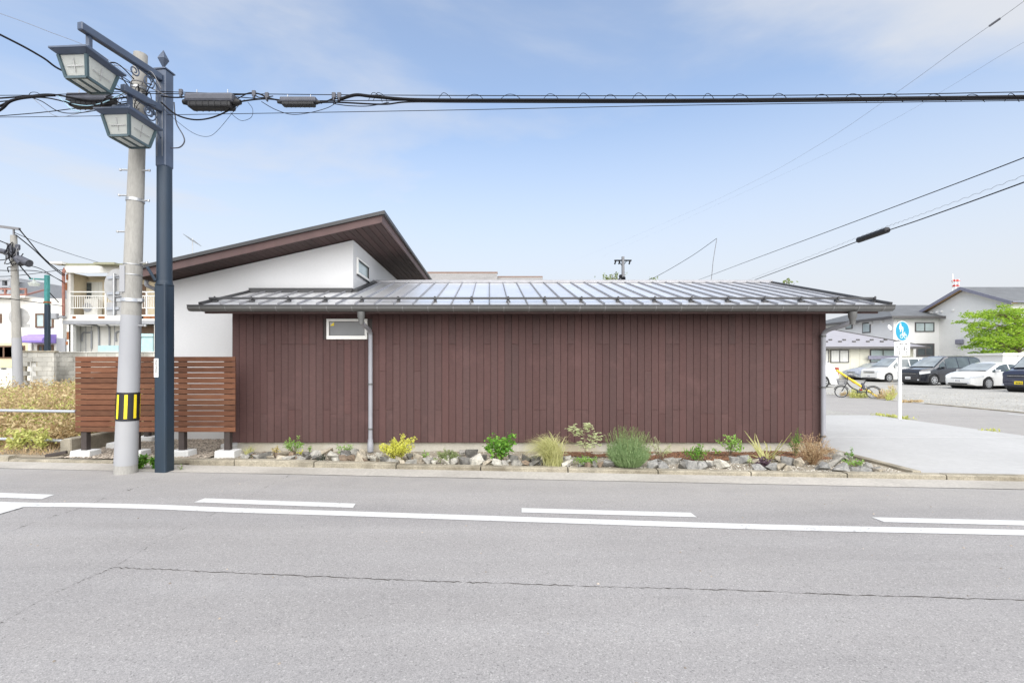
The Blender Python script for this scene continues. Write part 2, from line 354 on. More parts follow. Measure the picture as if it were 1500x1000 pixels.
def crack(pts, w0, seed, gap=0.0, n=None):
    rr = random.Random(seed); base = smooth_path([Vector((x,y,0)) for x,y in pts], 26); runs = [[]]
    for i, p in enumerate(base):
        if rr.random() < gap: runs.append([])
        runs[-1].append((p.x, p.y+rr.gauss(0,.55)))
    b = MB()
    for run in runs:
        if len(run) < 2: continue
        c = [G(x,y,.003) for x,y in run]; vs = []
        for i, p in enumerate(c):
            wd = w0*rr.uniform(.25,1.5)*(.3 if i in (0,len(c)-1) else 1); vs += [p-Vector((0,wd/2,0)), p+Vector((0,wd/2,0))]
        b.add(vs, [(2*i,2*i+2,2*i+3,2*i+1) for i in range(len(c)-1)])
    return b.build('crack', M['crack'], road)
crack([(165,830),(280,835),(430,842),(600,849),(750,854),(900,859),(1050,863),(1250,870.5),(1500,878),(1800,888)], .0062, 3, .015)
crack([(-60,938),(0,912),(80,868),(165,831)], .0085, 5, .05)
crack([(170,828),(235,790),(300,758),(335,742)], .0055, 6, .14)
crack([(335,742),(380,718),(425,695)], .008, 7, .10)
crack([(-40,800),(50,765),(125,742)], .0095, 8, .03)
crack([(125,742),(170,722),(230,706)], .008, 9, .12)
# small stains and stone chips lying on the road
rr = random.Random(11); b = MB()
for i in range(140):
    X = rr.uniform(-7,8); Y = rr.uniform(2.2,6.2-.087*X); s = rr.uniform(.004,.011); c = Vector((X,Y,.001+s*.3))
    b.add([c+Vector((math.cos(a)*s*rr.uniform(.7,1.2), math.sin(a)*s*rr.uniform(.7,1.2), -s*.3)) for a in (0,1.3,2.5,3.8,5.1)]+[c+Vector((0,0,s*.4))], [(0,1,5),(1,2,5),(2,3,5),(3,4,5),(4,0,5)])
tag(b.build('road_grit', M['pebble_brown'], None), kind='stuff')
# gutter apron and kerb stones
b = MB(); xs = [-60+i*1.0 for i in range(71)]+[XS0]; vs = []
ap = sheet('gutter_apron', [(-60,K(-60)-AP-.01)]+[(x,K(x)-AP+random.uniform(-.012,.012)) for x in xs]+[(XS0,K(XS0))]+[(-60,K(-60))], .004, M['concrete_apron'])
kerb = thing('kerb', None, None, (0,K(0),0)); tag(kerb, kind='structure')
rr = random.Random(4)
def kh(X): return .085 if X < -2.3 else (.085-.03*min(1,(X+2.3)/1.2) if X < 5.0 else .062)
x = -24.0
while x < XS0-.3:
    L = 1.19
    if not (-6.75 < x+L*.5 < -4.35):
        h = kh(x+L/2); b = MB(); x1 = min(x+L, XS0)
        prof = [(0,0),(-.0,h-.012),(.014,h),(.125,h),(.125,-.04),(0,-.04)]
        p0 = Vector((x+.006, K(x+.006), 0)); p1 = Vector((x1-.006, K(x1-.006), 0)); dj = Vector((0,0,rr.uniform(-.004,.004)))
        b.prism([p0+NR*a+Vector((0,0,z))+dj for a,z in prof], p1-p0); b.build('kerb_stone', M['concrete_kerb'], kerb)
    x += L+.004
b = MB()   # flush worn stretch of kerb by the poles
for x0, x1, h in ((-7.285,-5.6,.035),(-5.58,-4.4,.045)):
    p0 = Vector((x0,K(x0),0)); p1 = Vector((x1,K(x1),0)); b = MB(); b.prism([p0+NR*a+Vector((0,0,z)) for a,z in [(0,-.04),(.0,h-.015),(.03,h),(.13,h),(.13,-.04)]], p1-p0); b.build('kerb_stone', M['concrete_kerb'], kerb)
XB = 5.56                                              # edge between planting bed and driveway
def K2(X): return K(X)+.126
def height_sheet(name, x0, x1, nx, yfun0, yfun1, ny, zf, mat):
    b = MB(); vs = []
    for i in range(nx+1):
        X = x0+(x1-x0)*i/nx; a, c_ = yfun0(X), yfun1(X)
        for j in range(ny+1): Y = a+(c_-a)*j/ny; vs.append((X,Y,zf(X,Y,j/ny)))
    b.add(vs, [(i*(ny+1)+j,(i+1)*(ny+1)+j,(i+1)*(ny+1)+j+1,i*(ny+1)+j+1) for i in range(nx) for j in range(ny)])
    o = b.build(name, mat, None, smooth=True, recalc=False); return tag(o, kind='structure')
DW = 7.955                                              # cladding face of the low wing
def bedz(X, Y):
    u = max(0,min(1,(Y-K2(X))/(DW-K2(X)+1e-6)))
    return .045-.015*u+.016*mnoise.noise(Vector((X*3,Y*3,0)))
height_sheet('planting_bed', -4.3, XB, 120, K2, lambda X: DW+.2, 16, lambda X,Y,u: bedz(X,Y), M['soil_dry'])
height_sheet('gravel_yard', -6.6, -4.3, 30, K2, lambda X: 10.2, 24, lambda X,Y,u: .045+.03*u+.012*mnoise.noise(Vector((X*2,Y*2,3))), M['pebble_brown'])
def lotz(X, Y): return .05+.10*max(0,min(1,(Y-K2(X))/2.5))+.05*mnoise.noise(Vector((X*.7,Y*.7,5)))
height_sheet('vacant_lot', -34, -6.6, 90, K2, lambda X: 23.5, 40, lambda X,Y,u: lotz(X,Y)*(1 if u > 0 else .7), M['soil_dry'])
# driveway slab: three pours with open joints
drive = thing('driveway', None, None, (8,9.5,0)); tag(drive, kind='structure')
def slab(poly, z=.058):
    b = MB(); b.prism([(x,y,-.04) for x,y in poly], (0,0,z+.04)); return b.build('concrete_slab', M['concrete_pale'], drive, bevel=.006)
slab([(XB+.13,K2(XB)),(10.55,K2(10.55)),(10.58,9.35),(XB+.13,9.35)]); slab([(XB+.13,9.362),(10.58,9.362),(10.6,13.3),(XB+.13,13.3)])
b = MB(); b.prism([(XB,K2(XB)+.02,-.02),(XB+.118,K2(XB)+.02,-.02),(XB+.118,9.0,-.02),(XB,9.0,-.02)], (0,0,.10)); tag(b.build('edging_kerb', M['concrete_kerb'], None, bevel=.006), kind='structure')
sheet('gravel_strip', [(XB,13.31),(10.6,13.31),(10.6,40),(XB,40)], .012, M['gravel_lot'])
sheet('gravel_lot', [(XS1,K(XS1)),(110,K(110)+12),(110,75),(XS1,75)], .010, M['gravel_lot'])
b = MB(); b.add([(15.15,8,ZP),(15.27,8,ZP),(15.27,14.2,ZP),(15.15,14.2,ZP)], [(0,1,2,3)]); b.build('edge_line', M['road_paint'], road)
sk = MB()
for y0, y1 in ((12.4,15.5),(15.52,17.6)): sk = MB(); sk.box(XS1-.02,XS1+.10,y0,y1,-.03,.035); tag(sk.build('street_edging', M['concrete_old'], None, bevel=.008), kind='structure')
# loose pebbles
def pebbles(name, n, fn, mat, s0, s1, seed):
    r_ = random.Random(seed); b = MB()
    for i in range(n):
        q = fn(r_)
        if q is None: continue
        s = r_.uniform(s0,s1); a0 = r_.uniform(0,6.3); c = Vector(q)+Vector((0,0,s*.25)); ks = [r_.uniform(.7,1.25) for _ in range(5)]
        ring = [c+Vector((math.cos(a0+k*1.257)*s*ks[k], math.sin(a0+k*1.257)*s*ks[k]*.8, r_.uniform(-.15,.15)*s)) for k in range(5)]
        b.add(ring+[c+Vector((0,0,s*.55)), c-Vector((0,0,s*.5))], [(k,(k+1)%5,5) for k in range(5)]+[((k+1)%5,k,6) for k in range(5)])
    return tag(b.build(name, mat, None, recalc=False), kind='stuff')
def in_bed(r_):
    X = r_.uniform(-4.25,XB-.05); u = r_.random()**(1.6 if X > 2 else 1.0)
    if X < 2 and r_.random() < .55: return None
    Y = K2(X)+.02+u*(DW-K2(X)-.05); return (X,Y,bedz(X,Y))
def in_yard(r_): X = r_.uniform(-6.55,-4.3); Y = K2(X)+r_.random()*(10.1-K2(X)); return (X,Y,.05+.03*(Y-K2(X))/3.2)
pebbles('bed_pebbles', 9000, in_bed, M['pebble_pale'], .005, .015, 1)
pebbles('yard_pebbles', 9000, in_yard, M['pebble_brown'], .010, .024, 2)
def in_mulch(r_):
    X = r_.uniform(1.0,5.2); Y = DW-.05-r_.random()*(.70 if X > 2.2 else .45)
    return (X,Y,bedz(X,Y)+.012) if mnoise.noise(Vector((X*2.1,Y*2.6,9))) > -.25 and Y > K2(X)+.28 else None
pebbles('bark_mulch', 7000, in_mulch, M['mulch'], .008, .020, 3)
pebbles('lot_pebbles', 5000, lambda r_: (lambda X: (X, r_.uniform(6,24), .012))(XS1+.1+r_.random()**1.5*16), M['pebble_pale'], .010, .024, 4)
# ================================================================== the house
house = thing('house', 'low brown timber-clad house with taller white rendered block behind', 'house', (0.6, DW+.05, 0))
XL, XR, ZT, ZF = -4.236, 5.54, 2.33, .185
b = MB(); b.box(XL+.06,XR-.06,DW+.055,13.7,-.04,ZF-.004); fnd = b.build('foundation', M['foundation'], house)
b = MB(); b.box(XL+.03,XR-.03,DW+.026,13.75,ZF-.002,ZT); wall = b.build('wing_wall', M['dark_post'], house)
plain('gutter_bracket', (.20,.20,.20), .4, metal=.3)
# window opening is covered by the frame; boards stop round it
wx0, wx1, wz0, wz1 = (479-CX)/89, (538.5-CX)/89, 1.5+(CY-497)/89, 1.5+(CY-467)/89
PW = 10.24/89; rr = random.Random(21); k = 0; x = XL
clad = MB(); 
def plank(xc, z0, z1, w_=PW, jy=0):
    piece('plank', (w_-.004, .024, z1-z0-.0015), (xc, DW+.012+jy, (z0+z1)/2), M['cladding'], wall, .0035)
JO = [.62,.68,.74,.98,1.30,1.42,1.66,1.72,1.92,2.02]
while x < XR-.01:
    w_ = min(PW, XR-x); xc = x+w_/2; jy = rr.choice((0,.002,.004))
    js = sorted({rr.choice((.725,.725,.725,.66)) if rr.random() < .42 else 0, rr.choice((1.803,1.803,1.803,1.36)) if rr.random() < .48 else 0}-{0})
    zs = [ZF]+js+[ZT]
    for a, c_ in zip(zs, zs[1:]):
        if wx0-.03 < xc < wx1+.03:
            if a < wz0: plank(xc, a, min(c_, wz0), w_, jy)
            if c_ > wz1: plank(xc, max(a, wz1), c_, w_, jy)
        else: plank(xc, a, c_, w_, jy)
    x += w_
for xx in (XL+.013, XR-.013):                             # end walls, plainly boarded
    y = DW+.03
    while y < 13.6: piece('plank', (.024, PW-.004, ZT-ZF), (xx+(-.0135 if xx < 0 else .0135), y+PW/2, (ZT+ZF)/2), M['cladding'], wall, .0035); y += PW
    if xx < 0: pass
# window
win = MB(); fw = .042
win.box(wx0,wx1,DW-.035,DW+.03,wz0,wz0+.062); win.box(wx0,wx1,DW-.035,DW+.03,wz1-fw,wz1); win.box(wx0,wx0+fw,DW-.0345,DW+.03,wz0+.062,wz1-fw); win.box(wx1-fw,wx1,DW-.0345,DW+.03,wz0+.062,wz1-fw)
window = win.build('window', M['white_frame'], house, bevel=.004)
b = MB(); b.box(wx0+fw,wx1-fw,DW-.004,DW+.004,wz0+.062,wz1-fw); b.build('insect_screen', M['mesh_screen'], window)
b = MB()
for q in ((wx0+fw,wx0+fw+.008),(wx1-fw-.008,wx1-fw)): b.box(*q,DW-.010,DW-.004,wz0+.062,wz1-fw)
b.box(wx0+fw+.008,wx1-fw-.008,DW-.010,DW-.004,wz0+.062,wz0+.070); b.box(wx0+fw+.008,wx1-fw-.008,DW-.010,DW-.004,wz1-fw-.008,wz1-fw)
b.build('screen_frame', M['roof_trim'], window)
sx0, sz1 = wx0+fw+.012, wz1-fw-.012
b = MB(); b.add([(sx0,DW-.012,sz1-.06),(sx0+.065,DW-.012,sz1-.06),(sx0+.065,DW-.012,sz1)], [(0,1,2)]); b.build('sticker', M['yellow_paint'], window)
b = MB(); b.add([(sx0,DW-.012,sz1-.06),(sx0+.065,DW-.012,sz1),(sx0,DW-.012,sz1)], [(0,1,2)]); b.build('sticker', M['sign_back'], window)
# wing roof
EY, EZ, RY, RZ = 7.45, 2.392, 10.65, 3.262; SL = (RZ-EZ)/(RY-EY)
RXL, RXR = -4.47, 6.19; HX, HY = -2.55, 9.04                    # corner of the white block
def rz(Y): return EZ+SL*(Y-EY)
b = MB()
def roofslab(x0, x1, y0, y1, th=.05):
    b.prism([(x0,y0,rz(y0)-th-.02),(x0,y1,rz(y1)-th-.02),(x0,y1,rz(y1)-.012),(x0,y0,rz(y0)-.012)], (x1-x0,0,0))
roofslab(RXL,HX-.004,EY,HY+.1); roofslab(HX,RXR,EY,RY)
b.prism([(HX,RY,RZ-.07),(HX,14.2,RZ-.07-SL*3.55),(HX,14.2,RZ-.012-SL*3.55),(HX,RY,RZ-.012)], (RXR-HX,0,0))
roof = b.build('roof', M['roof_trim'], house)
# standing seam pans, one piece each
SP = .2957; s0 = -2.064
ks = range(int((RXL-s0)/SP)-1, int((RXR-s0)/SP)+2)
def pan(x0, x1, y0, y1, seam):
    b = MB(); nrm = Vector((0,-SL,1)).normalized(); th = .006
    A, B = Vector((x0,y0,rz(y0))), Vector((x0,y1,rz(y1)))
    e_ = x1-x0-(.017 if seam else 0); prof = [(.003,0),(e_,0),(e_,-.008),(.003,-.008)]  # gap left by the seam so the dark slab draws its shade line
    if seam:
        sb = MB(); sb.prism([A+Vector((e_+.004+px,0,0))+nrm*pz for px,pz in ((.002,-.008),(.002,.026),(.004,.032),(.010,.032),(.012,.026),(.012,-.008))], B-A); sb.build('standing_seam', M['seam_shade_ridge_grey'], roof)
    b.prism([A+Vector((px,0,0))+nrm*pz for px,pz in prof], B-A); b.build('roof_pan', M['roof_metal'], roof, recalc=True)
edges = [RXL]+[s0+k*SP for k in ks if RXL+.05 < s0+k*SP < RXR-.05]+[RXR]
for a, c_ in zip(edges, edges[1:]):
    if c_ <= HX: pan(a, c_, EY-.02, HY, True)
    elif a < HX < c_: pan(a, HX-.003, EY-.02, HY, False); pan(HX, c_, EY-.02, RY-.02, True)
    else: pan(a, c_, EY-.02, RY-.02, c_ < RXR-.01)
b = MB()
b.box(HX,RXR,RY-.10,RY+.10,RZ-.02,RZ+.045); b.build('ridge_cap', M['seam_shade_ridge_grey'], roof, bevel=.01)
b = MB(); b.box(RXL,HX,HY-.075,HY+.02,rz(HY)-.02,rz(HY)+.06); b.box(RXL,HX-.0,HY-.12,HY-.078,rz(HY-.1)-.02,rz(HY-.1)+.038); b.build('wall_flashing', M['roof_trim'], roof)
b = MB(); b.bar((HX+.045,HY-.05,rz(HY-.05)+.025),(HX+.045,RY,RZ+.025),.09,.05); b.build('side_flashing', M['roof_trim'], roof)
b = MB(); b.bar((RXR-.02,EY-.02,EZ+.012),(RXR-.02,RY,RZ+.012),.05,.05); b.build('verge_trim', M['roof_trim'], roof)
b = MB(); b.bar((RXL+.02,EY-.02,EZ+.012),(RXL+.02,HY-.1,rz(HY-.1)+.012),.05,.05); b.build('verge_trim', M['roof_trim'], roof)
# snow guard on brackets
SY = 7.72; sg = MB(); zg = rz(SY)+.062
sg.bar(P(308,438,SY)*1, P(308,438,SY), .01, .01) if False else None
gx0, gx1 = (306-CX)/F*SY, (1281-CX)/F*SY
sg.bar((gx0,SY,zg),(gx1,SY,zg),.03,.034); guard = sg.build('snow_guard', M['roof_trim'], house, bevel=.006)
k = -8
while True:
    xx = (530+53.6*k-CX)/F*SY; k += 1
    if xx > gx1: break
    if xx < gx0: continue
    b = MB(); b.obox((xx,SY+.03,zg-.030),(.045,.06,.085)); b.obox((xx,SY-.025,zg+.005),(.03,.014,.05)); b.obox((xx,SY-.03,zg-.06),(.07,.02,.03)); b.build('bracket', M['roof_trim'], guard, bevel=.005)
# fascia, soffit, gutter
b = MB(); b.prism([(-4.42,7.50,2.262),(-4.42,7.53,2.262),(-4.42,7.53,2.36),(-4.42,7.50,2.36)], (6.03+4.42,0,0)); b.build('fascia', M['fascia_brown'], house)
b = MB()
for i in range(4):
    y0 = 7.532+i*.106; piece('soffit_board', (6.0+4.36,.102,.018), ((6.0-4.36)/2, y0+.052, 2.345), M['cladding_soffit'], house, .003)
b = MB(); gx0, gx1 = -4.60, 6.17; GZ = 2.366; sec = [(7.492,GZ),(7.492,GZ-.050),(7.468,GZ-.068),(7.405,GZ-.068),(7.368,GZ-.042),(7.360,GZ+.004),(7.348,GZ+.004),(7.348,GZ-.010),(7.355,GZ-.046),(7.398,GZ-.078),(7.474,GZ-.078),(7.4985,GZ-.055),(7.4985,GZ)]
b.prism([(gx0,y,z) for y,z in sec], (gx1-gx0,0,0)); gut = b.build('gutter', M['gutter_grey'], house)
b = MB(); b.box(gx0,gx1,7.338,7.348,GZ-.004,GZ+.014); b.build('gutter_lip', M['roof_trim'], gut)
for xx in (gx0,gx1):
    b = MB(); b.prism([(xx-.004,y,z) for y,z in sec[7:]], (.008,0,0)); b.build('end_cap', M['gutter_grey'], gut)
k = -7
while True:
    xx = (515+37.2*k-CX)/F*7.35; k += 1
    if xx > gx1: break
    if xx < gx0+.1: continue
    b = MB(); b.prism([(xx-.008,y+dy,z+dz) for (y,z),dy,dz in zip(sec[7:12],(-.004,-.004,-.003,.002,.004),(0,0,-.004,-.004,-.002))]+[(xx-.008,y,z) for y,z in sec[7:12]][::-1], (.016,0,0)); b.build('bracket', M['gutter_bracket'], gut)
def downpipe(pts, zbot, clamps, fun):
    b = MB(); pp = smooth_path(pts, 8); b.tube(pp+[Vector((pp[-1].x,pp[-1].y,zbot))], .0345, 14); dp = b.build('downpipe', M['pipe_grey'], house, smooth='auto')
    b = MB(); b.lathe((fun.x,fun.y,fun.z-.19), [(.040,0),(.042,.07),(.058,.11),(.060,.19)], 14); b.build('outlet', M['gutter_grey'], dp, smooth='auto')
    for z in clamps:
        b = MB(); b.lathe((pp[-1].x,pp[-1].y,z-.014), [(.042,0),(.042,.028)], 14); b.bar((pp[-1].x,pp[-1].y,z),(pp[-1].x,DW-.0,z),.03,.02); b.build('clamp', M['gutter_grey'], dp)
    return dp
x1 = (543-CX)/89.6
d1 = downpipe([(x1-.03,7.43,2.27),(x1-.03,7.43,2.16),(x1-.02,7.50,2.10),(x1,7.78,2.03),(x1,7.87,1.97),(x1,7.885,1.90)], .10, (1.98,1.15,.42), Vector((x1-.03,7.43,2.28)))
b = MB(); b.lathe((x1,7.885,.05), [(.05,0),(.05,.13),(.043,.15),(.043,.20)], 14); b.build('drain_socket', M['pipe_grey'], d1, smooth='auto')
x2 = (1205-CX)/89.6
downpipe([(x2+.135,7.43,2.27),(x2+.135,7.43,2.16),(x2+.10,7.52,2.09),(x2+.02,7.78,2.03),(x2,7.87,1.97),(x2,7.885,1.90)], .10, (1.93,1.10,.30), Vector((x2+.135,7.43,2.28)))
# white block
WXL = -6.12; SR = .227; zc = 3.79
b = MB(); pts = [(WXL,0),(HX,0),(HX,zc),(WXL,zc-SR*(HX-WXL))]
b.prism([(x,HY,z) for x,z in pts], (0,9.4,0)); block = b.build('render_wall', M['render_white'], house)
b = MB(); b.box(WXL-.01,-4.3,HY-.012,HY+.05,-.04,.06); b.build('base_strip', M['foundation'], block)
# its roof: a single pitch rising to the right
XA, XC, YA, YC = -6.22, -1.85, 8.44, 19.0
def uz(X): return 4.145+SR*(X-XC)
b = MB(); b.prism([(XA,YA,uz(XA)-.035),(XC,YA,uz(XC)-.035),(XC,YA,uz(XC)),(XA,YA,uz(XA))], (0,YC-YA,0)); up = b.build('upper_roof', M['roof_trim'], house)
b = MB(); b.prism([(XA+.03,YA+.03,uz(XA)-.175),(XC-.03,YA+.03,uz(XC)-.185),(XC-.03,YA+.03,uz(XC)-.036),(XA+.03,YA+.03,uz(XA)-.036)], (0,.03,0)); b.build('fascia', M['fascia_brown'], up)
b = MB(); b.prism([(XC-.06,YA+.0605,uz(XC)-.19),(XC-.03,YA+.0605,uz(XC)-.185),(XC-.03,YA+.0605,uz(XC)-.036),(XC-.06,YA+.0605,uz(XC)-.036)], (0,YC-YA-.07,0)); b.build('verge_board', M['fascia_brown'], up)
b = MB(); b.prism([(XA+.03,YA+.062,uz(XA)-.15),(XC-.062,YA+.062,uz(XC)-.164),(XC-.062,YA+.062,uz(XC)-.04),(XA+.03,YA+.062,uz(XA)-.04)], (0,YC-YA-.1,0)); b.build('roof_core', M['dark_post'], up)
ang = math.atan(SR); x = XA+.04
while x < XC-.07:
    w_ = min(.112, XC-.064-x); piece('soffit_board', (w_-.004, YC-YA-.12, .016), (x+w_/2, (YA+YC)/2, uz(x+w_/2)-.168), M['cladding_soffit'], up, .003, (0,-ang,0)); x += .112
b = MB(); b.prism([(XA-.02,YA-.012,uz(XA)-.05),(XC+.02,YA-.012,uz(XC)-.05),(XC+.02,YA-.012,uz(XC)+.012),(XA-.02,YA-.012,uz(XA)+.012)], (0,.04,0)); b.prism([(XC-.02,YA+.0285,uz(XC)-.05),(XC+.02,YA+.0285,uz(XC)-.045),(XC+.02,YA+.0285,uz(XC)+.012),(XC-.02,YA+.0285,uz(XC)+.006)], (0,YC-YA,0)); b.build('metal_edge', M['roof_trim'], up)
# side window of the white block
y0, y1, z0, z1 = 9.28, 10.14, 3.20, 3.525
b = MB()
for q in ((y0,y1,z0,z0+.05),(y0,y1,z1-.045,z1),(y0,y0+.045,z0+.05,z1-.045),(y1-.045,y1,z0+.05,z1-.045)): b.box(HX-.02,HX+.03,*q)
wn = b.build('window', M['white_frame'], house, bevel=.004)
b = MB(); b.box(HX-.01,HX+.006,y0+.045,y1-.045,z0+.05,z1-.045); b.build('pane', M['glass_pale'], wn)
b = MB()
for q in ((y0+.03,y1-.03,z1-.055,z1-.04),(y1-.058,y1-.043,z0+.04,z1-.04),(y0-.03,y1+.03,z0-.02,z0-.004)): b.box(HX+.006,HX+.036,*q)
b.build('gasket', M['roof_trim'], wn)
# small gutter end at the low side of the upper roof
b = MB(); b.box(XA-.09,XA-.002,YA+.02,YC,uz(XA)-.15,uz(XA)-.05); b.build('gutter', M['gutter_grey'], up, bevel=.02)
b = MB(); q = [(XA-.045,YA+.4,uz(XA)-.15),(XA-.045,YA+.4,uz(XA)-.24),(XA+.02,YA+.52,uz(XA)-.30),(WXL-.05,HY-.02+.1,uz(XA)-.42)]
pp = smooth_path(q,6); b.tube(pp+[Vector((pp[-1].x,pp[-1].y,.05))], .035, 10); b.build('downpipe', M['pipe_grey'], house, smooth='auto')

# ================================================================== slatted fence
FY = 7.46; fence = thing('slat_fence', 'brown horizontal timber slat fence on dark posts beside the white house wall', 'fence', (-5.2,FY,0))
fx0, fx1 = (110-CX)/F*FY, (344.5-CX)/F*FY; ftop, fbot = 1.5+(CY-522.3)/F*FY, 1.5+(CY-632.3)/F*FY
pit = (ftop-fbot+.011)/14; rr = random.Random(5)
for i in range(14):
    z = ftop-pit*i-(pit-.0108)/2; cut = rr.choice((-5.02,-4.62,-5.5)); 
    for a, c_ in ((fx0,cut-.002),(cut+.002,fx1)):
        piece('slat', (round(c_-a,3),.022,pit-.0108), ((a+c_)/2,FY+.011,z+rr.uniform(-.001,.001)), M['slat_wood'], fence, .003)
    piece('slat', (.022,2.12,pit-.0108), (fx0+.03,FY+.07+1.06,z), M['slat_wood'], fence, .003)
def footing(x, y, name='concrete_footing'):
    b = MB(); c = Vector((x,y,.085)); t_ = .15; u = .115
    b.add([c+Vector((sx*t_*k,sy*u*k,z)) for z,k in ((-.12,1.08),(.06,1.0)) for sx,sy in ((-1,-1),(1,-1),(1,1),(-1,1))], [(3,2,1,0),(4,5,6,7),(0,1,5,4),(1,2,6,5),(2,3,7,6),(3,0,4,7)])
    b.build(name, M['block_footing'], fence, bevel=.008)
for px in (126,200,268,334.5):
    X = (px-CX)/F*(FY+.07); piece('post', (.088,.088,ftop-.13), (X,FY+.022+.046,(ftop-.02+.13)/2), M['dark_post'], fence, .004); footing(X,FY+.066)
for y in (8.25,8.92,9.55): piece('post', (.088,.088,ftop-.13), (fx0+.03+.06,y,(ftop-.02+.13)/2), M['dark_post'], fence, .004); footing(fx0+.09,y)
b = MB(); b.box(-4.52,-4.22,DW+.16,DW+.40,.0,.13); tag(b.build('stepping_block', M['block_footing'], None, bevel=.01), 'pale concrete block on the gravel at the house corner behind the fence', 'concrete block')
b = MB(); b.prism([(-6.78,7.62,-.02),(-6.60,7.62,-.02),(-6.60,7.62,.30),(-6.70,7.62,.31),(-6.78,7.62,.27)], (0,12,0)); tag(b.build('retaining_wall', M['concrete_old'], None, bevel=.015), 'low weathered concrete wall running back behind the slat fence', 'wall')
b = MB(); b.obox((-6.72,7.50,.085),(.28,.05,.05), Matrix.Rotation(R(14),3,'Z')@Matrix.Rotation(R(-9),3,'Y')); tag(b.build('wood_offcut', M['dark_post'], None, bevel=.006), 'short dark wood offcut on the ground at the fence end', 'wood')
# pipe railing of the vacant lot
railing = thing('pipe_railing', 'two-bar grey pipe railing in front of the weedy lot', 'railing', (-9,8.0,0))
for py0, py1 in ((601,602.5),(642.5,646)):
    YR = 7.9; a = P(0,py0,YR); c_ = P(111,py1,YR-.05); d = (a-c_); b = MB(); b.tube([c_, a, c_+d*7.5], .024, 12); b.build('rail', M['rail_grey'], railing, smooth='auto')
for px in (-330,-720): 
    q = P(px,600,7.9); b = MB(); b.tube([(q.x,q.y+.03,0),(q.x,q.y+.03,q.z+.05)], .03, 12); b.build('post', M['rail_grey'], railing, smooth='auto')
# ================================================================== near poles
pb = G(184,692); pt = P(206,80,pb.y); Lp = pt-pb
upole = thing('utility_pole', 'leaning concrete utility pole, white lower half with yellow and black band', 'utility pole', pb)
def on_pole(z): k = (z-pb.z)/(pt.z-pb.z); return pb+Lp*k, .136-.054*k
def pole_seg(z0, z1, mat, name, dr=0, n=24, parent=upole, rings=4):
    b = MB(); pts = []; rs = []
    for i in range(rings+1): c_, r_ = on_pole(z0+(z1-z0)*i/rings); pts.append(c_); rs.append(r_+dr)
    b.tube(pts, rs, n); return b.build(name, mat, parent, smooth='auto')
zpaint = 1.5+(CY-462)/F*pb.y
pole_seg(-.05, pt.z, M['pole_concrete'], 'shaft', 0, 24); pole_seg(.115, zpaint, M['pole_paint'], 'painted_sleeve', .003)
zy0, zy1 = 1.5+(CY-615)/F*pb.y, 1.5+(CY-574)/F*pb.y
band = pole_seg(zy0, zy1, M['black_rubber'], 'warning_band', .008)
for k in range(8):
    a = R(-90-72+k*45+8); b = MB(); vs = []
    for z in (zy0+.03, zy1-.03):
        c_, r_ = on_pole(z); r_ += .0105
        for da in (-.13,-.04,.05,.14): vs.append(c_+Vector((math.cos(a+da)*r_, math.sin(a+da)*r_, 0)))
    b.add(vs, [(i,i+1,i+5,i+4) for i in range(3)]); b.build('yellow_stripe', M['yellow_paint'], band)
for py in (388,403): z = 1.5+(CY-py)/F*pb.y; pole_seg(z-.006, z+.006, M['steel'], 'steel_band', .006)
z = 1.5+(CY-440)/F*pb.y; pole_seg(z-.022, z+.022, M['rail_grey'], 'clamp_band', .012)
c_, r_ = on_pole(z); b = MB(); b.obox(c_+Vector((r_+.03,-.03,0)),(.07,.05,.05)); b.obox(c_+Vector((-r_-.03,-.02,0)),(.08,.05,.05)); b.build('clamp_bolt', M['steel'], upole, bevel=.006)
c_, r_ = on_pole(1.5+(CY-410)/F*pb.y); b = MB(); b.obox(c_+Vector((-.055,-r_-.004,0)),(.07,.012,.36)); b.build('conduit_cover', M['pole_paint'], upole, bevel=.004)
for px, py in ((176,250),(214,251),(174,340),(213,385.5),(207,477),(180,287),(212,295)):
    z = 1.5+(CY-py)/F*pb.y; c_, r_ = on_pole(z); s = -1 if px < 195 else 1
    b = MB(); b.tube([c_+Vector((s*r_*.8,-.02,0)), c_+Vector((s*(r_+.10),-.03,0))], .011, 8); b.lathe(c_+Vector((s*(r_+.10),-.03,-.012)), [(.016,0),(.016,.024)], 8); b.build('step_bolt', M['steel'], upole)
z = 1.5+(CY-294)/F*pb.y; pole_seg(z-.02, z+.02, M['steel'], 'steel_band', .009)
for py in (131,140,150): z = 1.5+(CY-py)/F*pb.y; pole_seg(z-.014, z+.014, M['steel'], 'steel_band', .010)
# round traffic sign seen from behind on the pole
sgn = thing('traffic_sign', 'back of round grey traffic sign clamped to the utility pole', 'traffic sign', P(172,440,pb.y+.16))
Ms = Matrix.Rotation(R(-19),3,'Z')@Matrix.Rotation(R(90),3,'X')
c_ = P(169,418,pb.y+.13); b = MB(); b.lathe(c_, [(.225,-.004),(.230,0),(.225,.004)], 36, Ms); b.build('disc', M['sign_back'], sgn, smooth='auto')
Mr = Matrix.Rotation(R(-19),3,'Z'); c2 = P(168,452,pb.y+.13); b = MB(); b.obox(c2,(.32,.006,.185),Mr); b.build('sub_plate', M['sign_back'], sgn, bevel=.002)
for cc, dz in ((c_,.11),(c_,-.11),(c2,0)):
    b = MB(); b.obox(cc+Mr@Vector((-.02,-.012,dz)),(.24,.018,.04),Mr); b.build('mount_rail', M['rail_grey'], sgn, bevel=.003)
pA = c_+Mr@Vector((.02,-.03,0)); b = MB(); b.tube([(pA.x,pA.y,c2.z-.10),(pA.x,pA.y,c_.z+.16)], .017, 10); b.tube([(pA.x,pA.y,c_.z-.16),on_pole(c_.z-.17)[0]], .012, 8); b.tube([(pA.x,pA.y,c_.z+.12),on_pole(c_.z+.12)[0]], .012, 8); b.build('bracket', M['steel'], sgn)

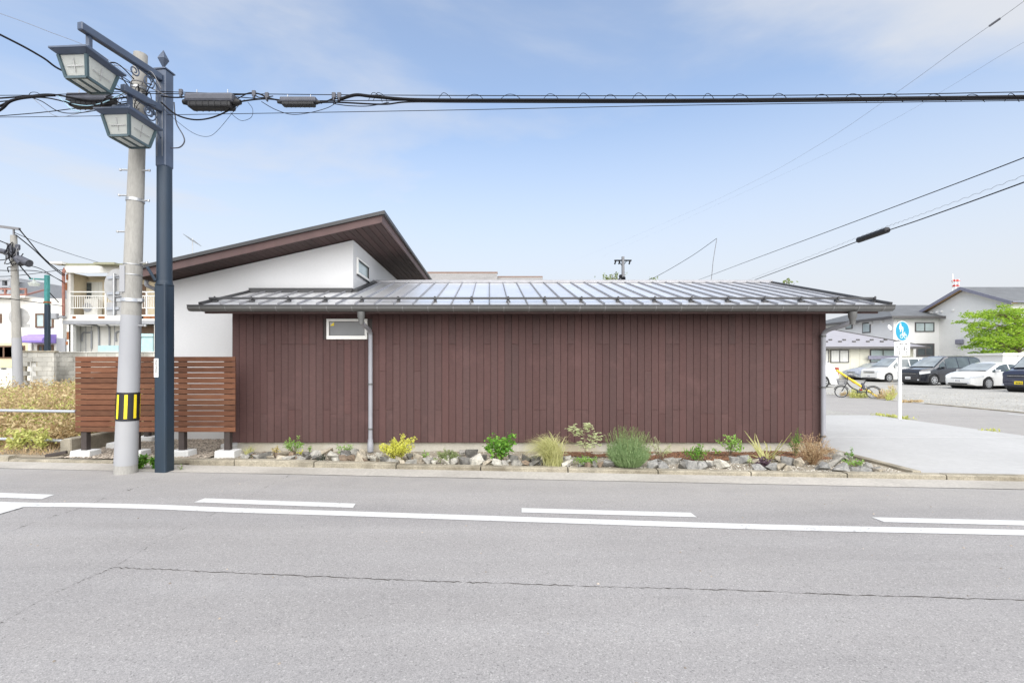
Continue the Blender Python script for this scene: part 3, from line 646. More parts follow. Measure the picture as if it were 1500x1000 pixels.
# lamp post with two lanterns
lb = G(241,690); lamp = thing('lamp_post', 'dark navy street lamp post with spear finial carrying two lanterns', 'lamp post', lb)
Ml = Matrix.Rotation(R(-7),3,'Z')
zA, zB, zT = 1.5+(CY-415)/F*lb.y, 1.5+(CY-246)/F*lb.y, 1.5+(CY-106)/F*lb.y
b = MB(); b.obox(lb+Vector((0,0,zA/2-.02)),(.172,.172,zA+.04),Ml); b.build('lower_shaft', M['navy_steel'], lamp, bevel=.022, seg=2)
b = MB(); b.lathe(lb+Vector((0,0,zA)), [(.095,0),(.092,zB-zA)], 28); b.build('middle_shaft', M['navy_steel'], lamp, smooth='auto')
b = MB(); b.lathe(lb+Vector((0,0,zA-.03)), [(.103,0),(.103,.025),(.098,.06)], 28); b.build('collar', M['navy_steel'], lamp, smooth='auto')
b = MB(); b.obox(lb+Vector((0,0,(zB+zT)/2)),(.156,.156,zT-zB),Ml); ush = b.build('upper_shaft', M['navy_steel_light'], lamp, bevel=.012)
for px in (-.045,.035):
    b = MB(); b.obox(lb+Ml@Vector((px,-.080,(zB+zT)/2-.12)),(.006,.006,zT-zB-.5),Ml); b.build('channel', M['steel'], ush)
b = MB(); b.obox(lb+Vector((0,0,zT+.006)),(.18,.18,.018),Ml); b.build('top_plate', M['navy_steel_light'], lamp)
b = MB(); b.lathe(lb+Vector((-.015,0,zT+.012)), [(.028,0),(.014,.06),(.070,.165),(.066,.175),(.003,.29)], 4, Matrix.Rotation(R(40),3,'Z')); b.build('finial', M['navy_steel_light'], lamp)
# small bracket at the joint
b = MB(); b.bar(lb+Vector((-.06,-.09,zA+.02)), lb+Vector((-.13,-.16,zA+.20)), .03,.035); b.build('banner_stub', M['navy_steel'], lamp, bevel=.005)
# name plate sticker
zs0, zs1 = 1.5+(CY-552)/F*lb.y, 1.5+(CY-525)/F*lb.y; yp = -.0885
b = MB(); b.obox(lb+Ml@Vector((-.048,yp,(zs0+zs1)/2)),(.066,.003,zs1-zs0),Ml); plate = b.build('number_plate', M['sign_white'], lamp)
rr = random.Random(3); b = MB()
for k in range(7):
    zc_ = zs1-.028-k*.026
    for j in range(4):
        wd, hh = ((.034,.004),(.005,.018),(.030,.004),(.022,.003))[j]; b.obox(lb+Ml@Vector((-.048+rr.uniform(-.004,.004),yp-.0025,zc_+(.008,0,-.008,.002)[j])),(wd,.0015,hh),Ml)
for j in range(3): b.obox(lb+Ml@Vector((-.064+j*.016,yp-.0025,zs0+.022)),(.009,.0015,.014),Ml)
b.build('plate_lettering', M['ink'], plate)
def arm(zc, tip, tag_, cx, rimz):
    base = lb+Vector((0,-.08,zc)); d = (tip-base).normalized(); an = math.atan2(d.y,d.x)
    b = MB(); b.bar(base, tip, .075, .095); a_ = b.build('arm', M['navy_steel_light'], lamp, bevel=.01)
    # iron scrolls under the arm
    L_ = (tip-base).length
    for k, (u0, rad) in enumerate(((.17,.10),(.36,.075))):
        if u0*L_ < .12: u0 = .16/L_
        cc = base+d*(u0*L_)+Vector((0,0,-.05-rad)); b = MB(); pts = []
        for i in range(30):
            th = i/29*math.pi*3.1; rd = rad*(1-.72*i/29); pts.append(cc+d*math.cos(th+1.2)*rd+Vector((0,0,math.sin(th+1.2)*rd)))
        b.tube(pts, .009, 6); b.build('scroll', M['navy_steel_light'], a_, smooth=True)
    b = MB(); q = base+d*.16+Vector((0,0,-.06)); pts = [base+Vector((0,0,-.40)), base+d*.05+Vector((0,0,-.30)), base+d*.03+Vector((0,0,-.18)), base+d*.14+Vector((0,0,-.09)), base+d*.34+Vector((0,0,-.06))]
    b.tube(smooth_path(pts,6), .009, 6); b.build('scroll', M['navy_steel_light'], a_, smooth=True)
    return a_, d
def lantern(c, ang_, rimz, armz, ref, sc=1.0):
    """hanging lantern: c = (x,y) centre, tapered glazed box under a wide metal lid"""
    Mz = Matrix.Rotation(ang_,3,'Z'); c = Vector((c[0],c[1],0))
    ln = thing('street_lantern', ref, 'street lantern', (c.x,c.y,rimz-.36))
    A, B = .222*sc, .287*sc
    def ring(k, z, e=0): return [c+Mz@Vector((sx*(A*k+e), sy*(B*k+e), z)) for sx,sy in ((-1,-1),(1,-1),(1,1),(-1,1))]
    def frus(b, r0, r1): b.add(r0+r1, [(3,2,1,0),(4,5,6,7),(0,1,5,4),(1,2,6,5),(2,3,7,6),(3,0,4,7)])
    b = MB(); frus(b, ring(1.0,rimz-.012), ring(1.0,rimz+.012)); frus(b, ring(.985,rimz+.0125), ring(.62,rimz+.032)); frus(b, ring(.78,rimz-.046), ring(.985,rimz-.0125)); lid = b.build('lid', M['navy_steel_light'], ln, bevel=.004)
    b = MB(); frus(b, ring(.56,rimz+.0325), ring(.50,rimz+.115)); b.build('cap', M['navy_steel_light'], ln, bevel=.006)
    b = MB(); p = c+Vector((0,0,0)); b.obox(c+Vector((0,0,(rimz+.115+armz)/2)),(.045,.045,armz-rimz-.115),Mz); b.build('hanger', M['navy_steel_light'], ln)
    zt_, zb_ = rimz-.046, rimz-.275*sc; kt, kb = .75, .56
    tp, bt = ring(kt,zt_), ring(kb,zb_)
    for i in range(4): b = MB(); b.bar(tp[i], bt[i], .030, .030, Mz@Vector((1,0,0))); b.build('corner_post', M['lantern_frame'], ln)
    b = MB()
    for i in range(4): b.bar(bt[i], bt[(i+1)%4], .028, .028)
    b.bar((bt[0]+bt[1])/2,(bt[2]+bt[3])/2,.022,.022); b.build('bottom_frame', M['lantern_frame'], ln)
    for i in range(4):
        a0, a1, b0, b1 = tp[i], tp[(i+1)%4], bt[i], bt[(i+1)%4]; ins = (c+Vector((0,0,(zt_+zb_)/2))-(a0+a1+b0+b1)/4).normalized()*.008
        b = MB(); b.add([a0+ins,a1+ins,b1+ins,b0+ins], [(0,1,2,3)]); pn = b.build('pane', M['lantern_glass'], ln)
        b = MB(); mt, mb_ = (a0+a1)/2, (b0+b1)/2; ml, mr = (a0+b0)/2, (a1+b1)/2; mc_ = (mt+mb_)/2
        b.bar(mt.lerp(mb_,.14)-ins*.3, mt.lerp(mb_,.76)-ins*.3, .010,.004, ins); b.bar(ml.lerp(mr,.20)-ins*.5, ml.lerp(mr,.86)-ins*.5, .010,.004, ins); b.build('bracket_shadow', M['sign_back'], pn)  # grey bars outside the glass stand for the inner bracket's shadow
    b = MB(); b.add([p+Vector((0,0,.004)) for p in bt], [(0,1,2,3)]); b.build('pane', M['lantern_glass'], ln)
    return ln
z1 = 1.5+(CY-119)/F*lb.y; s_ = (CY-36)/(z1-1.5); tip1 = Vector(((116-CX)/s_, F/s_, z1-.01))
z2 = 1.5+(CY-164)/F*lb.y; s_ = (CY-127)/(z2-1.5); tip2 = Vector(((179-CX)/s_, F/s_, z2-.01))
arm(z1, tip1, 0, None, None); arm(z2, tip2, 0, None, None)
lantern((-4.705,5.68), R(-3), 5.03, z1-.047, 'large street lantern hung from the long upper arm of the navy post')
lantern((-4.606,6.19), R(-3), 4.61, z2-.047, 'street lantern hung from the short lower arm of the navy post', 1.03)

# ================================================================== overhead lines (each line is a thing of its own)
def cable(name, pts, r, label, mat='wire_black', cat='cable', group=None, n=6, sub=8):
    cp = [P(*q) for q in pts]
    if pts[0][0] >= 1700: cp.insert(0, cp[0]+(cp[0]-cp[1]).normalized()*14)      # lines go on past the frame
    if pts[-1][0] >= 1800: cp.append(cp[-1]+(cp[-1]-cp[-2]).normalized()*14)
    pp = smooth_path(cp, sub); b = MB(); b.tube(pp, r, n); o = b.build(name, M[mat], None, smooth=True)
    return tag(o, label, cat, group)
def YB(px):                                            # the bundle runs along the road from the near pole
    t_ = (px-205)/(1500-205); return 6.55-1.05*t_ if px >= 205 else 6.55+.5*(205-px)/205
Q = lambda px, py, d=0: (px, py, YB(px)+d)
bund = thing('cable_bundle', 'thick black communication cable bundle crossing the sky from the utility pole', 'cable', (0,6.2,5))
def sub(name, pts, r, mat='wire_black', n=6):
    cp = [P(*q) for q in pts]
    if pts[-1][0] >= 1800: cp.append(cp[-1]+(cp[-1]-cp[-2]).normalized()*14)
    b = MB(); b.tube(smooth_path(cp,8), r, n); return b.build(name, M[mat], bund, smooth=True)
sub('main_cable', [Q(495,147),(520,139.5,YB(520)),Q(545,141.5),Q(600,146),Q(680,147),Q(800,147),Q(1000,147.3),Q(1250,145),Q(1500,142),Q(1800,137)], .0205, n=8)
sub('second_cable', [Q(345,150),Q(390,145),Q(440,151),Q(490,150),Q(560,153),Q(600,149.5),Q(700,149.8),Q(1000,150),Q(1500,145),Q(1800,140)], .011)
sub('messenger_wire', [Q(-300,141),Q(0,140),Q(100,138),Q(205,134),Q(350,137.5),Q(640,140),Q(1000,140.5),Q(1300,138.5),Q(1500,135),Q(1800,131)], .0055)
sub('messenger_wire', [Q(205,137),Q(300,139),Q(420,147),Q(560,147.5),Q(640,147.5)], .006)
rr = random.Random(8); x = 640
while x < 1520:
    L_ = rr.uniform(20,38); sub('lashing_loop', [Q(x,149,.01),Q(x+L_*.35,139.5-rr.uniform(0,3),-.02),Q(x+L_*.7,140,-.02),Q(x+L_,149.5,.01)], .0036, n=5); x += L_+rr.uniform(12,34)
for x, dy in ((540,0),(547,0)): sub('lashing_loop', [Q(x,147),Q(x+6,136),Q(x+16,141),Q(x+20,150)], .0036, n=5)
# left part of the bundle
for pts, r, mt in (([Q(-40,182),Q(0,161.5),Q(15,149),Q(40,143),Q(75,140)], .017,'wire_black'), ([Q(-40,166),Q(0,155.5),Q(18,147),Q(45,141.5),Q(80,140)], .017,'wire_black'), ([Q(-60,147),Q(0,144),Q(40,141),Q(75,138.5),Q(125,146.5),Q(150,147),Q(205,140)], .012,'wire_black'),
                   ([Q(-60,151),Q(0,149),Q(60,143),Q(110,152),Q(160,154),Q(200,150)], .009,'wire_black'), ([Q(40,142),Q(60,148),Q(85,163),Q(110,166),Q(150,160),Q(205,146)], .006,'wire_black'), ([Q(75,139),Q(84,140),Q(92,148),Q(105,160),Q(118,164)], .006,'wire_blue'), ([Q(95,147),Q(110,153),Q(130,155),Q(150,151),Q(170,142),Q(190,132)], .007,'wire_blue'),
                   ([Q(41,142),Q(45,136),Q(53,135.5),Q(58,138)], .004,'wire_black'), ([Q(47,143),Q(55,150),Q(75,167),Q(90,171),Q(108,168),Q(140,160)], .003,'wire_grey')):
    sub('branch_cable', pts, r, mt)
cable('line_wire', [Q(-300,190),Q(0,170),Q(110,159),Q(205,146,-.05)], .0065, 'medium black wire rising from the lower left to the utility pole', group=None)
cable('line_wire', [Q(-300,173),Q(0,171.8,.05),Q(240,168.5,.12),Q(660,161.5),Q(1000,154.5),Q(1500,147.5),Q(1800,143)], .0045, 'thin single wire strung below the cable bundle', 'wire_black')
cable('service_drop', [(-220,-55,5.2),(0,51,5.9),(60,83,6.15),(90,103,6.3),(150,125,6.5),(203,138,6.57)], .013, 'thick black service cable sloping down to the utility pole behind the upper lantern')
cable('thin_wire', [(-100,-10,7),(25,0,7.0),(35,4,7.0)], .004, 'very short end of thin wire at the top left sky', 'wire_grey') if False else None
cable('thin_wire', [(-150,-30,6.2),(0,20,6.3),(70,46,6.4),(140,75,6.5),(205,125,6.58)], .003, 'thin grey wire running down behind the long lamp arm', 'wire_grey')
# splice boxes hung on the bundle
def splice(x0, x1, y0, y1, label, d=0):
    a, c_ = P(x0,(y0+y1)/2,YB(x0)+d), P(x1,(y0+y1)/2,YB(x1)+d); h = abs(P(x0,y0,YB(x0)).z-P(x0,y1,YB(x0)).z); ax = (c_-a); L_ = ax.length
    t_ = thing('splice_box', label, 'splice box', (a+c_)/2-Vector((0,0,h/2))); dx, sd_, u = basis(ax); Mx = Matrix((dx,-sd_,u)).transposed()
    mid = (a+c_)/2; b = MB(); b.obox(mid+u*h*.14,(L_*.94,h*.80,h*.52),Mx); b.build('upper_shell', M['splice_grey'], t_, bevel=h*.14, seg=2)
    b = MB(); b.obox(mid-u*h*.22,(L_*.84,h*.66,h*.40),Mx); lo = b.build('lower_shell', M['black_rubber'], t_, bevel=h*.10, seg=2)
    b = MB()
    for k in range(7): b.obox(mid+dx*L_*(-.36+.12*k)-u*h*.24+sd_*0,(L_*.012,h*.71,h*.32),Mx)
    b.build('rib', M['black_rubber'], t_)
    for s in (-1,1): b = MB(); b.tube([mid+dx*s*L_*.44, mid+dx*s*L_*.56], [h*.22,h*.14], 10); b.build('cable_gland', M['black_rubber'], t_, smooth='auto')
    for s in (-.3,.3): b = MB(); b.tube([mid+dx*s*L_+u*h*.4, mid+dx*s*L_+u*h*.75], .006, 6); b.build('hanger', M['steel'], t_)
    return t_
splice(102,166,137,160,'dark splice box hung behind the lanterns on the cable bundle', .12)
splice(273,348,137.5,162,'large grey splice box hung right beside the navy lamp post', 0)
splice(410,466,142.5,157,'small dark splice box hung halfway between large splice box and bare cable', 0)
for pts, r, lab in (([Q(236,141),Q(262,143),Q(300,138),Q(345,139),Q(375,137),Q(392,143),Q(410,148)], .010, None), ([Q(340,150),Q(355,141),Q(368,136),Q(380,143),Q(400,141)], .007, None), ([Q(236,150),Q(258,168),Q(285,175.5),Q(312,172),Q(338,160),Q(352,148)], .0105,'x'), ([Q(385,144),Q(415,147),Q(440,146),Q(466,150),Q(500,143),Q(520,139.5)], .009, None), ([Q(488,152),Q(510,155),Q(540,155.5),Q(570,150)], .006, None), ([Q(470,152),Q(490,143),Q(498,139)], .006, None),
                    ([Q(383,149),Q(402,160),Q(425,167.5),Q(450,166),Q(480,158),Q(496,148)], .0045, None), ([Q(240,160),Q(262,180),Q(285,196),Q(305,200),Q(320,190),Q(345,160),Q(358,146)], .0028, None), ([Q(363,150),Q(370,160),Q(368,172),Q(355,177),Q(345,172),Q(338,165)], .003, None)):
    sub('branch_cable', pts, r)
sub('ground_lead', [(255,150,6.6),(256,165,6.6),(259,182,6.62),(268,198,6.62),(270,208,6.62),(263,216,6.63),(250,217,6.64)], .0085, 'splice_grey')
for x, y in ((265,135),(372,137),(391,140),(489,140),(497,140)):
    q = P(x,y,YB(x)); b = MB(); b.obox(q,(.05,.03,.075)); b.obox(q+Vector((0,0,-.05)),(.02,.05,.05)); b.build('suspension_clamp', M['splice_grey'], bund, bevel=.006)
# clutter at the pole head
rr = random.Random(9)
for k in range(26):
    z = 5.05+rr.uniform(-.22,.30); a = rr.uniform(0,6.28); c_, r_ = on_pole(min(z,5.6)); p0 = c_+Vector((math.cos(a)*r_,math.sin(a)*r_,0)); p1 = c_+Vector((rr.uniform(-.5,.5),rr.uniform(-.25,.1),rr.uniform(-.2,.2)))
    b = MB(); b.tube(smooth_path([p0,(p0+p1)/2+Vector((rr.uniform(-.1,.1),-.1,rr.uniform(-.2,.2))),p1],8), rr.choice((.004,.006,.008)), 6); b.build('jumper_loop', M['wire_black'] if k%3 else M['wire_grey'], upole, smooth=True)
# lines running off to the right and back
cable('power_line', [(1700,150,6.2),(1500,231,8.2),(1350,288,10.8),(1200,344,15.5),(1100,381,22),(1015,413,34),(960,433,48)], .010, 'black power line rising to the right above the metal roof, uppermost of the three')
b2 = [(1700,190,6.2),(1500,267,8.2),(1350,321,10.8),(1278,345.5,12.6),(1200,375,15.5),(1100,412,22),(1060,427,28)]
cable('phone_line', b2, .012, 'black phone cable carrying a cylinder closure, lowest of the three sloping lines')
pp = smooth_path([P(x,y-8+6*max(0,(1500-x)/450),Y) for x,y,Y in b2],40); b = MB(); pts = []
for i, p in enumerate(pp): pts.append(p+Vector((0,0,.03*abs(math.sin(i*.8)))))
b.tube(pts, .0035, 5); tag(b.build('spiral_wire', M['wire_grey'], None, smooth=True), 'thin wavy grey wire strung between the two sloping black lines', 'cable')
a, c_ = P(1257,352,13.0), P(1301,336.5,12.0); b = MB(); dd = (c_-a)
b.tube([a, a+dd*.02, a+dd*.98, c_], [.045,.075,.075,.045], 14); tag(b.build('cable_closure', M['black_rubber'], None, smooth='auto'), 'black cylinder closure hung on the sloping phone cable', 'cable closure')
hv = [(1700,-150,9),(1500,2,11),(1400,73,14),(1310,138,18),(1200,212,26),(1100,268,40),(1000,315,70),(900,358,140),(840,382,260)]
cable('high_wire', hv, .0055, 'thin high wire descending from the top right corner of the sky', 'wire_grey')
q = P(1457,33,11.8); b = MB(); b.tube([q+Vector((-.07,.06,-.05)), q+Vector((.07,-.06,.05))], .028, 8); tag(b.build('insulator', M['splice_grey'], None, smooth='auto'), 'small dark insulator on the thin high wire', 'insulator')
cable('high_wire', [(1700,-40,14),(1500,62,17),(1390,128,23),(1300,180,32),(1180,240,50),(1050,300,90),(940,350,180),(880,376,300)], .005, 'fainter thin high wire parallel to and below the one with an insulator', 'wire_grey')
# ================================================================== planting bed: rocks
RK = [(360,669,14,8,'g'),(377,669,12,9,'g'),(390,667,16,13,'d'),(415,664,18,8,'t'),(414,671,20,8,'t'),(426,670,12,9,'g'),(441,671,20,7,'g'),(448,665,10,8,'d'),(462,664,16,9,'g'),(478,660,17,9,'t'),(464,670,14,8,'d'),(488,668,19,12,'p'),(506,663,16,9,'d'),(520,661,12,10,'g'),(532,662,12,9,'t'),(504,670,16,9,'b'),(516,670,12,10,'b'),(529,669,18,12,'t'),(546,671,11,8,'p'),(556,667,9,8,'p'),(563,671,13,10,'d'),(575,674,16,6,'g'),(590,676,9,6,'t'),(603,676,17,7,'g'),(612,669,15,11,'t'),(600,668,10,9,'d'),(626,677,14,10,'g'),(637,677,11,8,'p'),(653,678,13,11,'p'),(665,678,12,10,'g'),(680,677,19,13,'d'),(690,664,19,14,'d'),(678,662,12,8,'g'),(697,677,21,15,'p'),(714,679,13,10,'t'),(707,670,12,9,'d'),(729,679,18,9,'p'),(740,679,10,8,'g'),(752,671,15,10,'d'),(756,680,15,9,'g'),(771,671,15,8,'d'),(786,672,14,11,'d'),(771,679,14,8,'b'),(783,681,18,9,'d'),(830,672,14,9,'g'),(838,675,8,9,'d'),(831,681,17,11,'p'),(852,680,10,8,'d'),(862,681,10,9,'b'),(871,680,9,10,'d'),(880,680,10,9,'b'),(892,682,17,10,'s'),(955,682,17,11,'s'),(971,680,15,11,'s'),(982,674,17,8,'g'),(994,673,10,8,'g'),(999,682,11,12,'d'),(1012,682,20,13,'s'),(1027,683,15,12,'s'),(1018,677,9,6,'g'),(1038,677,13,9,'s'),(1055,677,22,14,'p'),(1076,672,14,9,'s'),(1088,671,18,11,'s'),(1107,677,12,10,'t'),(1111,687,18,10,'s'),(1129,687,17,10,'s'),(1143,685,14,12,'t'),(1153,688,12,8,'t'),(1151,674,15,12,'s'),(1141,671,14,8,'t'),(1160,675,8,10,'d'),(1170,676,13,10,'t'),(1204,683,22,9,'s'),(1223,676,28,13,'g'),(1230,686,26,10,'s'),(1251,690,14,8,'s'),(1267,689,18,8,'s'),(1271,683,15,8,'g'),(1287,690,17,7,'t'),(1226,665,18,8,'g'),(1240,670,18,7,'g')]
rr = random.Random(55)
for k in range(46):
    px = rr.uniform(352,1285); lo_ = 667+(px-352)*.0205; RK.append((px,lo_+rr.uniform(-5,4),rr.uniform(7,12),rr.uniform(5,8),rr.choice('ggdtpsb')))
TONE = {'g':((.31,.30,.275),'grey'),'d':((.145,.14,.13),'dark grey'),'t':((.37,.33,.265),'tan'),'p':((.44,.425,.38),'pale'),'b':((.22,.165,.12),'brown'),'s':((.25,.248,.24),'slate grey')}
rock_meshes = []
for i in range(10):
    rr = random.Random(100+i); bm = bmesh.new()
    for k in range(11):
        a = rr.uniform(0,6.28); ph = math.asin(rr.uniform(-1,1)); d = Vector((math.cos(a)*math.cos(ph), math.sin(a)*math.cos(ph), math.sin(ph)))
        d.x = max(-.80,min(.85,d.x*1.3)); d.y = max(-.8,min(.8,d.y*1.3)); d.z = max(-.7,min(.72,d.z*1.3)); bm.verts.new(d*rr.uniform(.85,1.05))
    res = bmesh.ops.convex_hull(bm, input=bm.verts); bmesh.ops.delete(bm, geom=[v_ for v_ in bm.verts if not v_.link_faces], context='VERTS')
    bmesh.ops.bevel(bm, geom=list(bm.edges), offset=.022, segments=1, affect='EDGES', clamp_overlap=True)
    me = bpy.data.meshes.new('rock'); bm.to_mesh(me); bm.free(); me.materials.append(M['rock']); rock_meshes.append(me)
PLN = [(365,'grass tuft by the fence'),(431,'light green shrub'),(505,'small yellow-green shrub'),(582,'bright yellow shrub'),(655,'olive shrub'),(732,'glossy green shrub'),(795,'arching pale grass'),(860,'little maple'),(920,'lavender bush'),(1023,'dark green rose bush'),(1068,'light green leafy shrub'),(1122,'sword-leaved plant'),(1190,'dead brown shrub'),(1250,'driveway edging')]
rr = random.Random(77)
for (px,py,wd,ht,tn) in RK:
    bz = .05; base_py = py+ht/2; Y = (HC-bz)*F/(base_py-CY)
    X = (px-CX)/F*Y; Y = max(Y, K2(X)+.06); Y = min(Y, DW-.14); s = F/Y; X = (px-CX)/s
    o = bpy.data.objects.new('rock', rr.choice(rock_meshes)); COL.objects.link(o)
    sx, sz = wd/s/2*1.28, ht/s/2*1.55; o.scale = (sx, sx*rr.uniform(.65,.95), sz); o.rotation_euler = (rr.uniform(-.35,.35), rr.uniform(-.3,.3), rr.uniform(-.45,.45))
    o.location = (X, Y, max(bedz(X,Y)+sz*.55, HC-(py-CY)/s-sz*.1))
    col, nm = TONE[tn]; k = rr.uniform(.82,1.18); o.color = (col[0]*k, col[1]*k, col[2]*k, 1)
    near = min(PLN, key=lambda q: abs(q[0]-px)); side = 'at the foot of'
    tag(o, '%s angular rock lying beside the %s' % (nm, near[1]), 'rock', 'rocks edging the planting bed')
# ------------------------------------------------------------------ plants
def base_of(px, py, z=.04):
    Y = (HC-z)*F/(py-CY); X = (px-CX)/F*Y; Y = min(max(Y, K2(X)+.10), DW-.12); X = (px-CX)/F*Y
    return Vector((X,Y,bedz(X,Y) if -4.3 < X < XB else .0)), F/Y
def rv(r_, s=1): return Vector((r_.gauss(0,s), r_.gauss(0,s), r_.gauss(0,s)))
def shrub(name, label, px, py, top, wd, leaf, mat, nst=14, per=26, ll=.03, lw=.016, seed=1, spread=1.0, lo=.25, stemmat='bark', lean=0, flat=.75, stem_r=.004, cat='shrub', clump=.0, leaders=()):
    r_ = random.Random(seed); p, s = base_of(px, py); H = (CY+ (HC-p.z)*s - top)/s; W = wd/s/2
    t_ = thing(name, label, cat, p); st = MB(); lf = MB()
    for i in range(nst+len(leaders)):
        a = r_.uniform(0,6.28); k = math.sqrt(r_.random()); hh = H*(1-.42*k*k)*r_.uniform(.50,1.0)
        tip = p+Vector((math.cos(a)*W*k*spread+lean*hh, math.sin(a)*W*k*flat, hh))
        if i >= nst: ld = leaders[i-nst]; tip = p+Vector((ld[0]*W, r_.uniform(-.3,.3)*W, ld[1]*H))
        mid = p.lerp(tip,.5)+Vector((0,0,H*.08))+rv(r_,W*.06)
        path = smooth_path([p+rv(r_,.012)*1, mid, tip],5); path[0].z = p.z-.01
        st.tube(path, [stem_r*(1-.75*q/(len(path)-1)) for q in range(len(path))], 5, cap=False)
        for j in range(per):
            u = lo+(1-lo)*r_.random()**.8; q = path[min(int(u*(len(path)-1)),len(path)-2)].lerp(path[min(int(u*(len(path)-1))+1,len(path)-1)], r_.random())
            d = rv(r_)+Vector((0,0,.35)); d.normalize(); q = q+rv(r_,ll*(.35+clump))
            lf.leaf(q, d, rv(r_)+Vector((0,0,1.0)), ll*r_.uniform(.6,1.25), lw*r_.uniform(.7,1.2))
    st.build('stem', M[stemmat], t_, recalc=False); lf.build('foliage', M[mat], t_, recalc=False); return t_
def grass(name, label, px, py, top, wd, mat, n=160, lean=0., arch=.5, seed=1, bw=.006, cat='grass', base_r=.03):
    r_ = random.Random(seed); p, s = base_of(px, py); H = (CY+(HC-p.z)*s-top)/s; W = wd/s/2
    t_ = thing(name, label, cat, p); b = MB()
    for i in range(n):
        a = r_.uniform(0,6.28); k = r_.random()**.7; h = H*r_.uniform(.55,1.02); q = p+Vector((r_.gauss(0,base_r),r_.gauss(0,base_r),-.005))
        e = Vector((math.cos(a)*W*k+lean*W*r_.uniform(.3,1.1), math.sin(a)*W*k*.6, 0)); pts = []
        for j in range(6):
            u = j/5; pts.append(q+e*(u**1.7)+Vector((0,0,h*(u-arch*u**3*k)*1.0)))
        b.blade(pts, bw*r_.uniform(.6,1.2))
    b.build('blades', M[mat], t_, recalc=False); return t_
G_ = 'plants in the rock-edged bed'
grass('grass_tuft','small pale green grass tuft at the bed end next to the fence',365,668,644,34,'leaf_straw',70,0,.45,1,.008)
shrub('small_shrub','tiny orange-tinged leafy plant between dark and tan rocks',404,667,652,14,'','leaf_orange',8,18,.028,.018,2,lo=.1)
shrub('shrub','light green feathery shrub in front of the boards left of the window',431,666,634,30,'','leaf_lime',14,34,.034,.015,3,lo=.35)
shrub('sprout','small green seedling right of the feathery light green shrub',453,664,650,9,'','leaf_lime',4,14,.026,.016,4)
shrub('sprout','pale yellow-green seedling below the feathery light green shrub',441,668,657,10,'','leaf_yellow',4,12,.026,.016,5)
grass('dark_grass','tuft of near-black strappy grass among the rocks',470,674,661,22,'leaf_black',120,0,.7,6,.010)
shrub('shrub','small yellow-green shrub left of the middle downpipe',505,667,645,24,'','leaf_lime',9,17,.036,.018,7,lo=.4)
shrub('yellow_shrub','bright yellow-leaved shrub right of the middle downpipe',582,675,640,54,'','leaf_yellow',40,56,.034,.020,8,lo=.12,lean=.05,clump=.15,leaders=((.95,.98),(.85,.86),(.3,1.08),(-.85,.72),(-1.0,.6),(.7,.9)))
shrub('sprout','small lime seedling between the yellow shrub and olive shrub',622,672,660,12,'','leaf_lime',5,14,.03,.018,9)
shrub('olive_shrub','low olive-green variegated shrub behind pale rocks',655,680,657,42,'','leaf_olive',36,42,.026,.015,10,lo=.1)
shrub('green_shrub','glossy bright green round-leaved shrub behind large pale rock',732,677,634,48,'','leaf_green',16,26,.055,.040,11,lo=.25,clump=.1,leaders=((-.55,.88),(-.45,.95),(.75,1.0),(.9,.92),(.65,.8),(-.8,.5),(.95,.7)))
lfx = shrub('green_shrub_tip','','',0,0,0,'','') if False else None
p, s = base_of(811,682); t_ = thing('feather_grass','tall pale feathery grass arching to the left','grass',p); r_ = random.Random(12); b = MB(); H = (CY+(HC-p.z)*s-626)/s
for i in range(1100):
    side = -1 if r_.random() < .86 else 1; reach = side*r_.uniform(.05,.46 if side < 0 else .26); h = H*r_.uniform(.55,1.1)*(1-.25*abs(reach)); dr_ = r_.uniform(.15,.62); q = p+Vector((r_.gauss(0,.05),r_.gauss(0,.04),-.005)); dy = r_.gauss(0,.13)
    b.blade([q+Vector((reach*u**1.5,dy*u,h*(1.9*u-(.9+dr_)*u*u))) for u in (0,.2,.4,.6,.8,1)], .0075*r_.uniform(.6,1.2))
b.build('blades', M['leaf_straw'], t_, recalc=False)
# little maple
p, s = base_of(857,672); t_ = thing('maple_sapling','thin little maple with yellowish leaves beside the lavender bush','sapling',p); r_ = random.Random(13); st = MB(); lf = MB()
H = (CY+(HC-p.z)*s-619)/s; trunk = smooth_path([p-Vector((0,0,.02)), p+Vector((.0,0,H*.3)), p+Vector((-.02,0,H*.62)), p+Vector((-.05,0,H*.8))],5); st.tube(trunk,[.008-.005*i/(len(trunk)-1) for i in range(len(trunk))],6)
for dx, dz, z0 in ((-.20,.93,.6),(-.13,.80,.62),(.03,.98,.78),(.10,.94,.7),(.19,.72,.5),(.26,.62,.5),(-.06,.42,.3),(.04,.44,.32),(.22,.40,.45),(-.24,.86,.6)):
    a = p+Vector((-.02,0,H*z0)); e = p+Vector((dx,r_.uniform(-.1,.1),H*dz)); br = smooth_path([a,(a+e)/2+Vector((0,0,.02)),e],5); st.tube(br,[.004-.003*i/(len(br)-1) for i in range(len(br))],5)
    for j in range(26):
        u = .45+.6*r_.random(); q = a.lerp(e,u)+rv(r_,.025); a0 = r_.uniform(0,6.28)
        for k in range(5): lf.leaf(q, Vector((math.cos(a0+(k-2)*.6),math.sin(a0+(k-2)*.6)*.7,-.35)), Vector((0,-.4,1)), .035, .010)
st.build('stem', M['bark'], t_, recalc=False); lf.build('foliage', M['leaf_pale'], t_, recalc=False)
shrub('ground_cover','low green sedum patch under the little maple',858,681,666,50,'','leaf_lime',40,22,.022,.014,14,lo=.2)
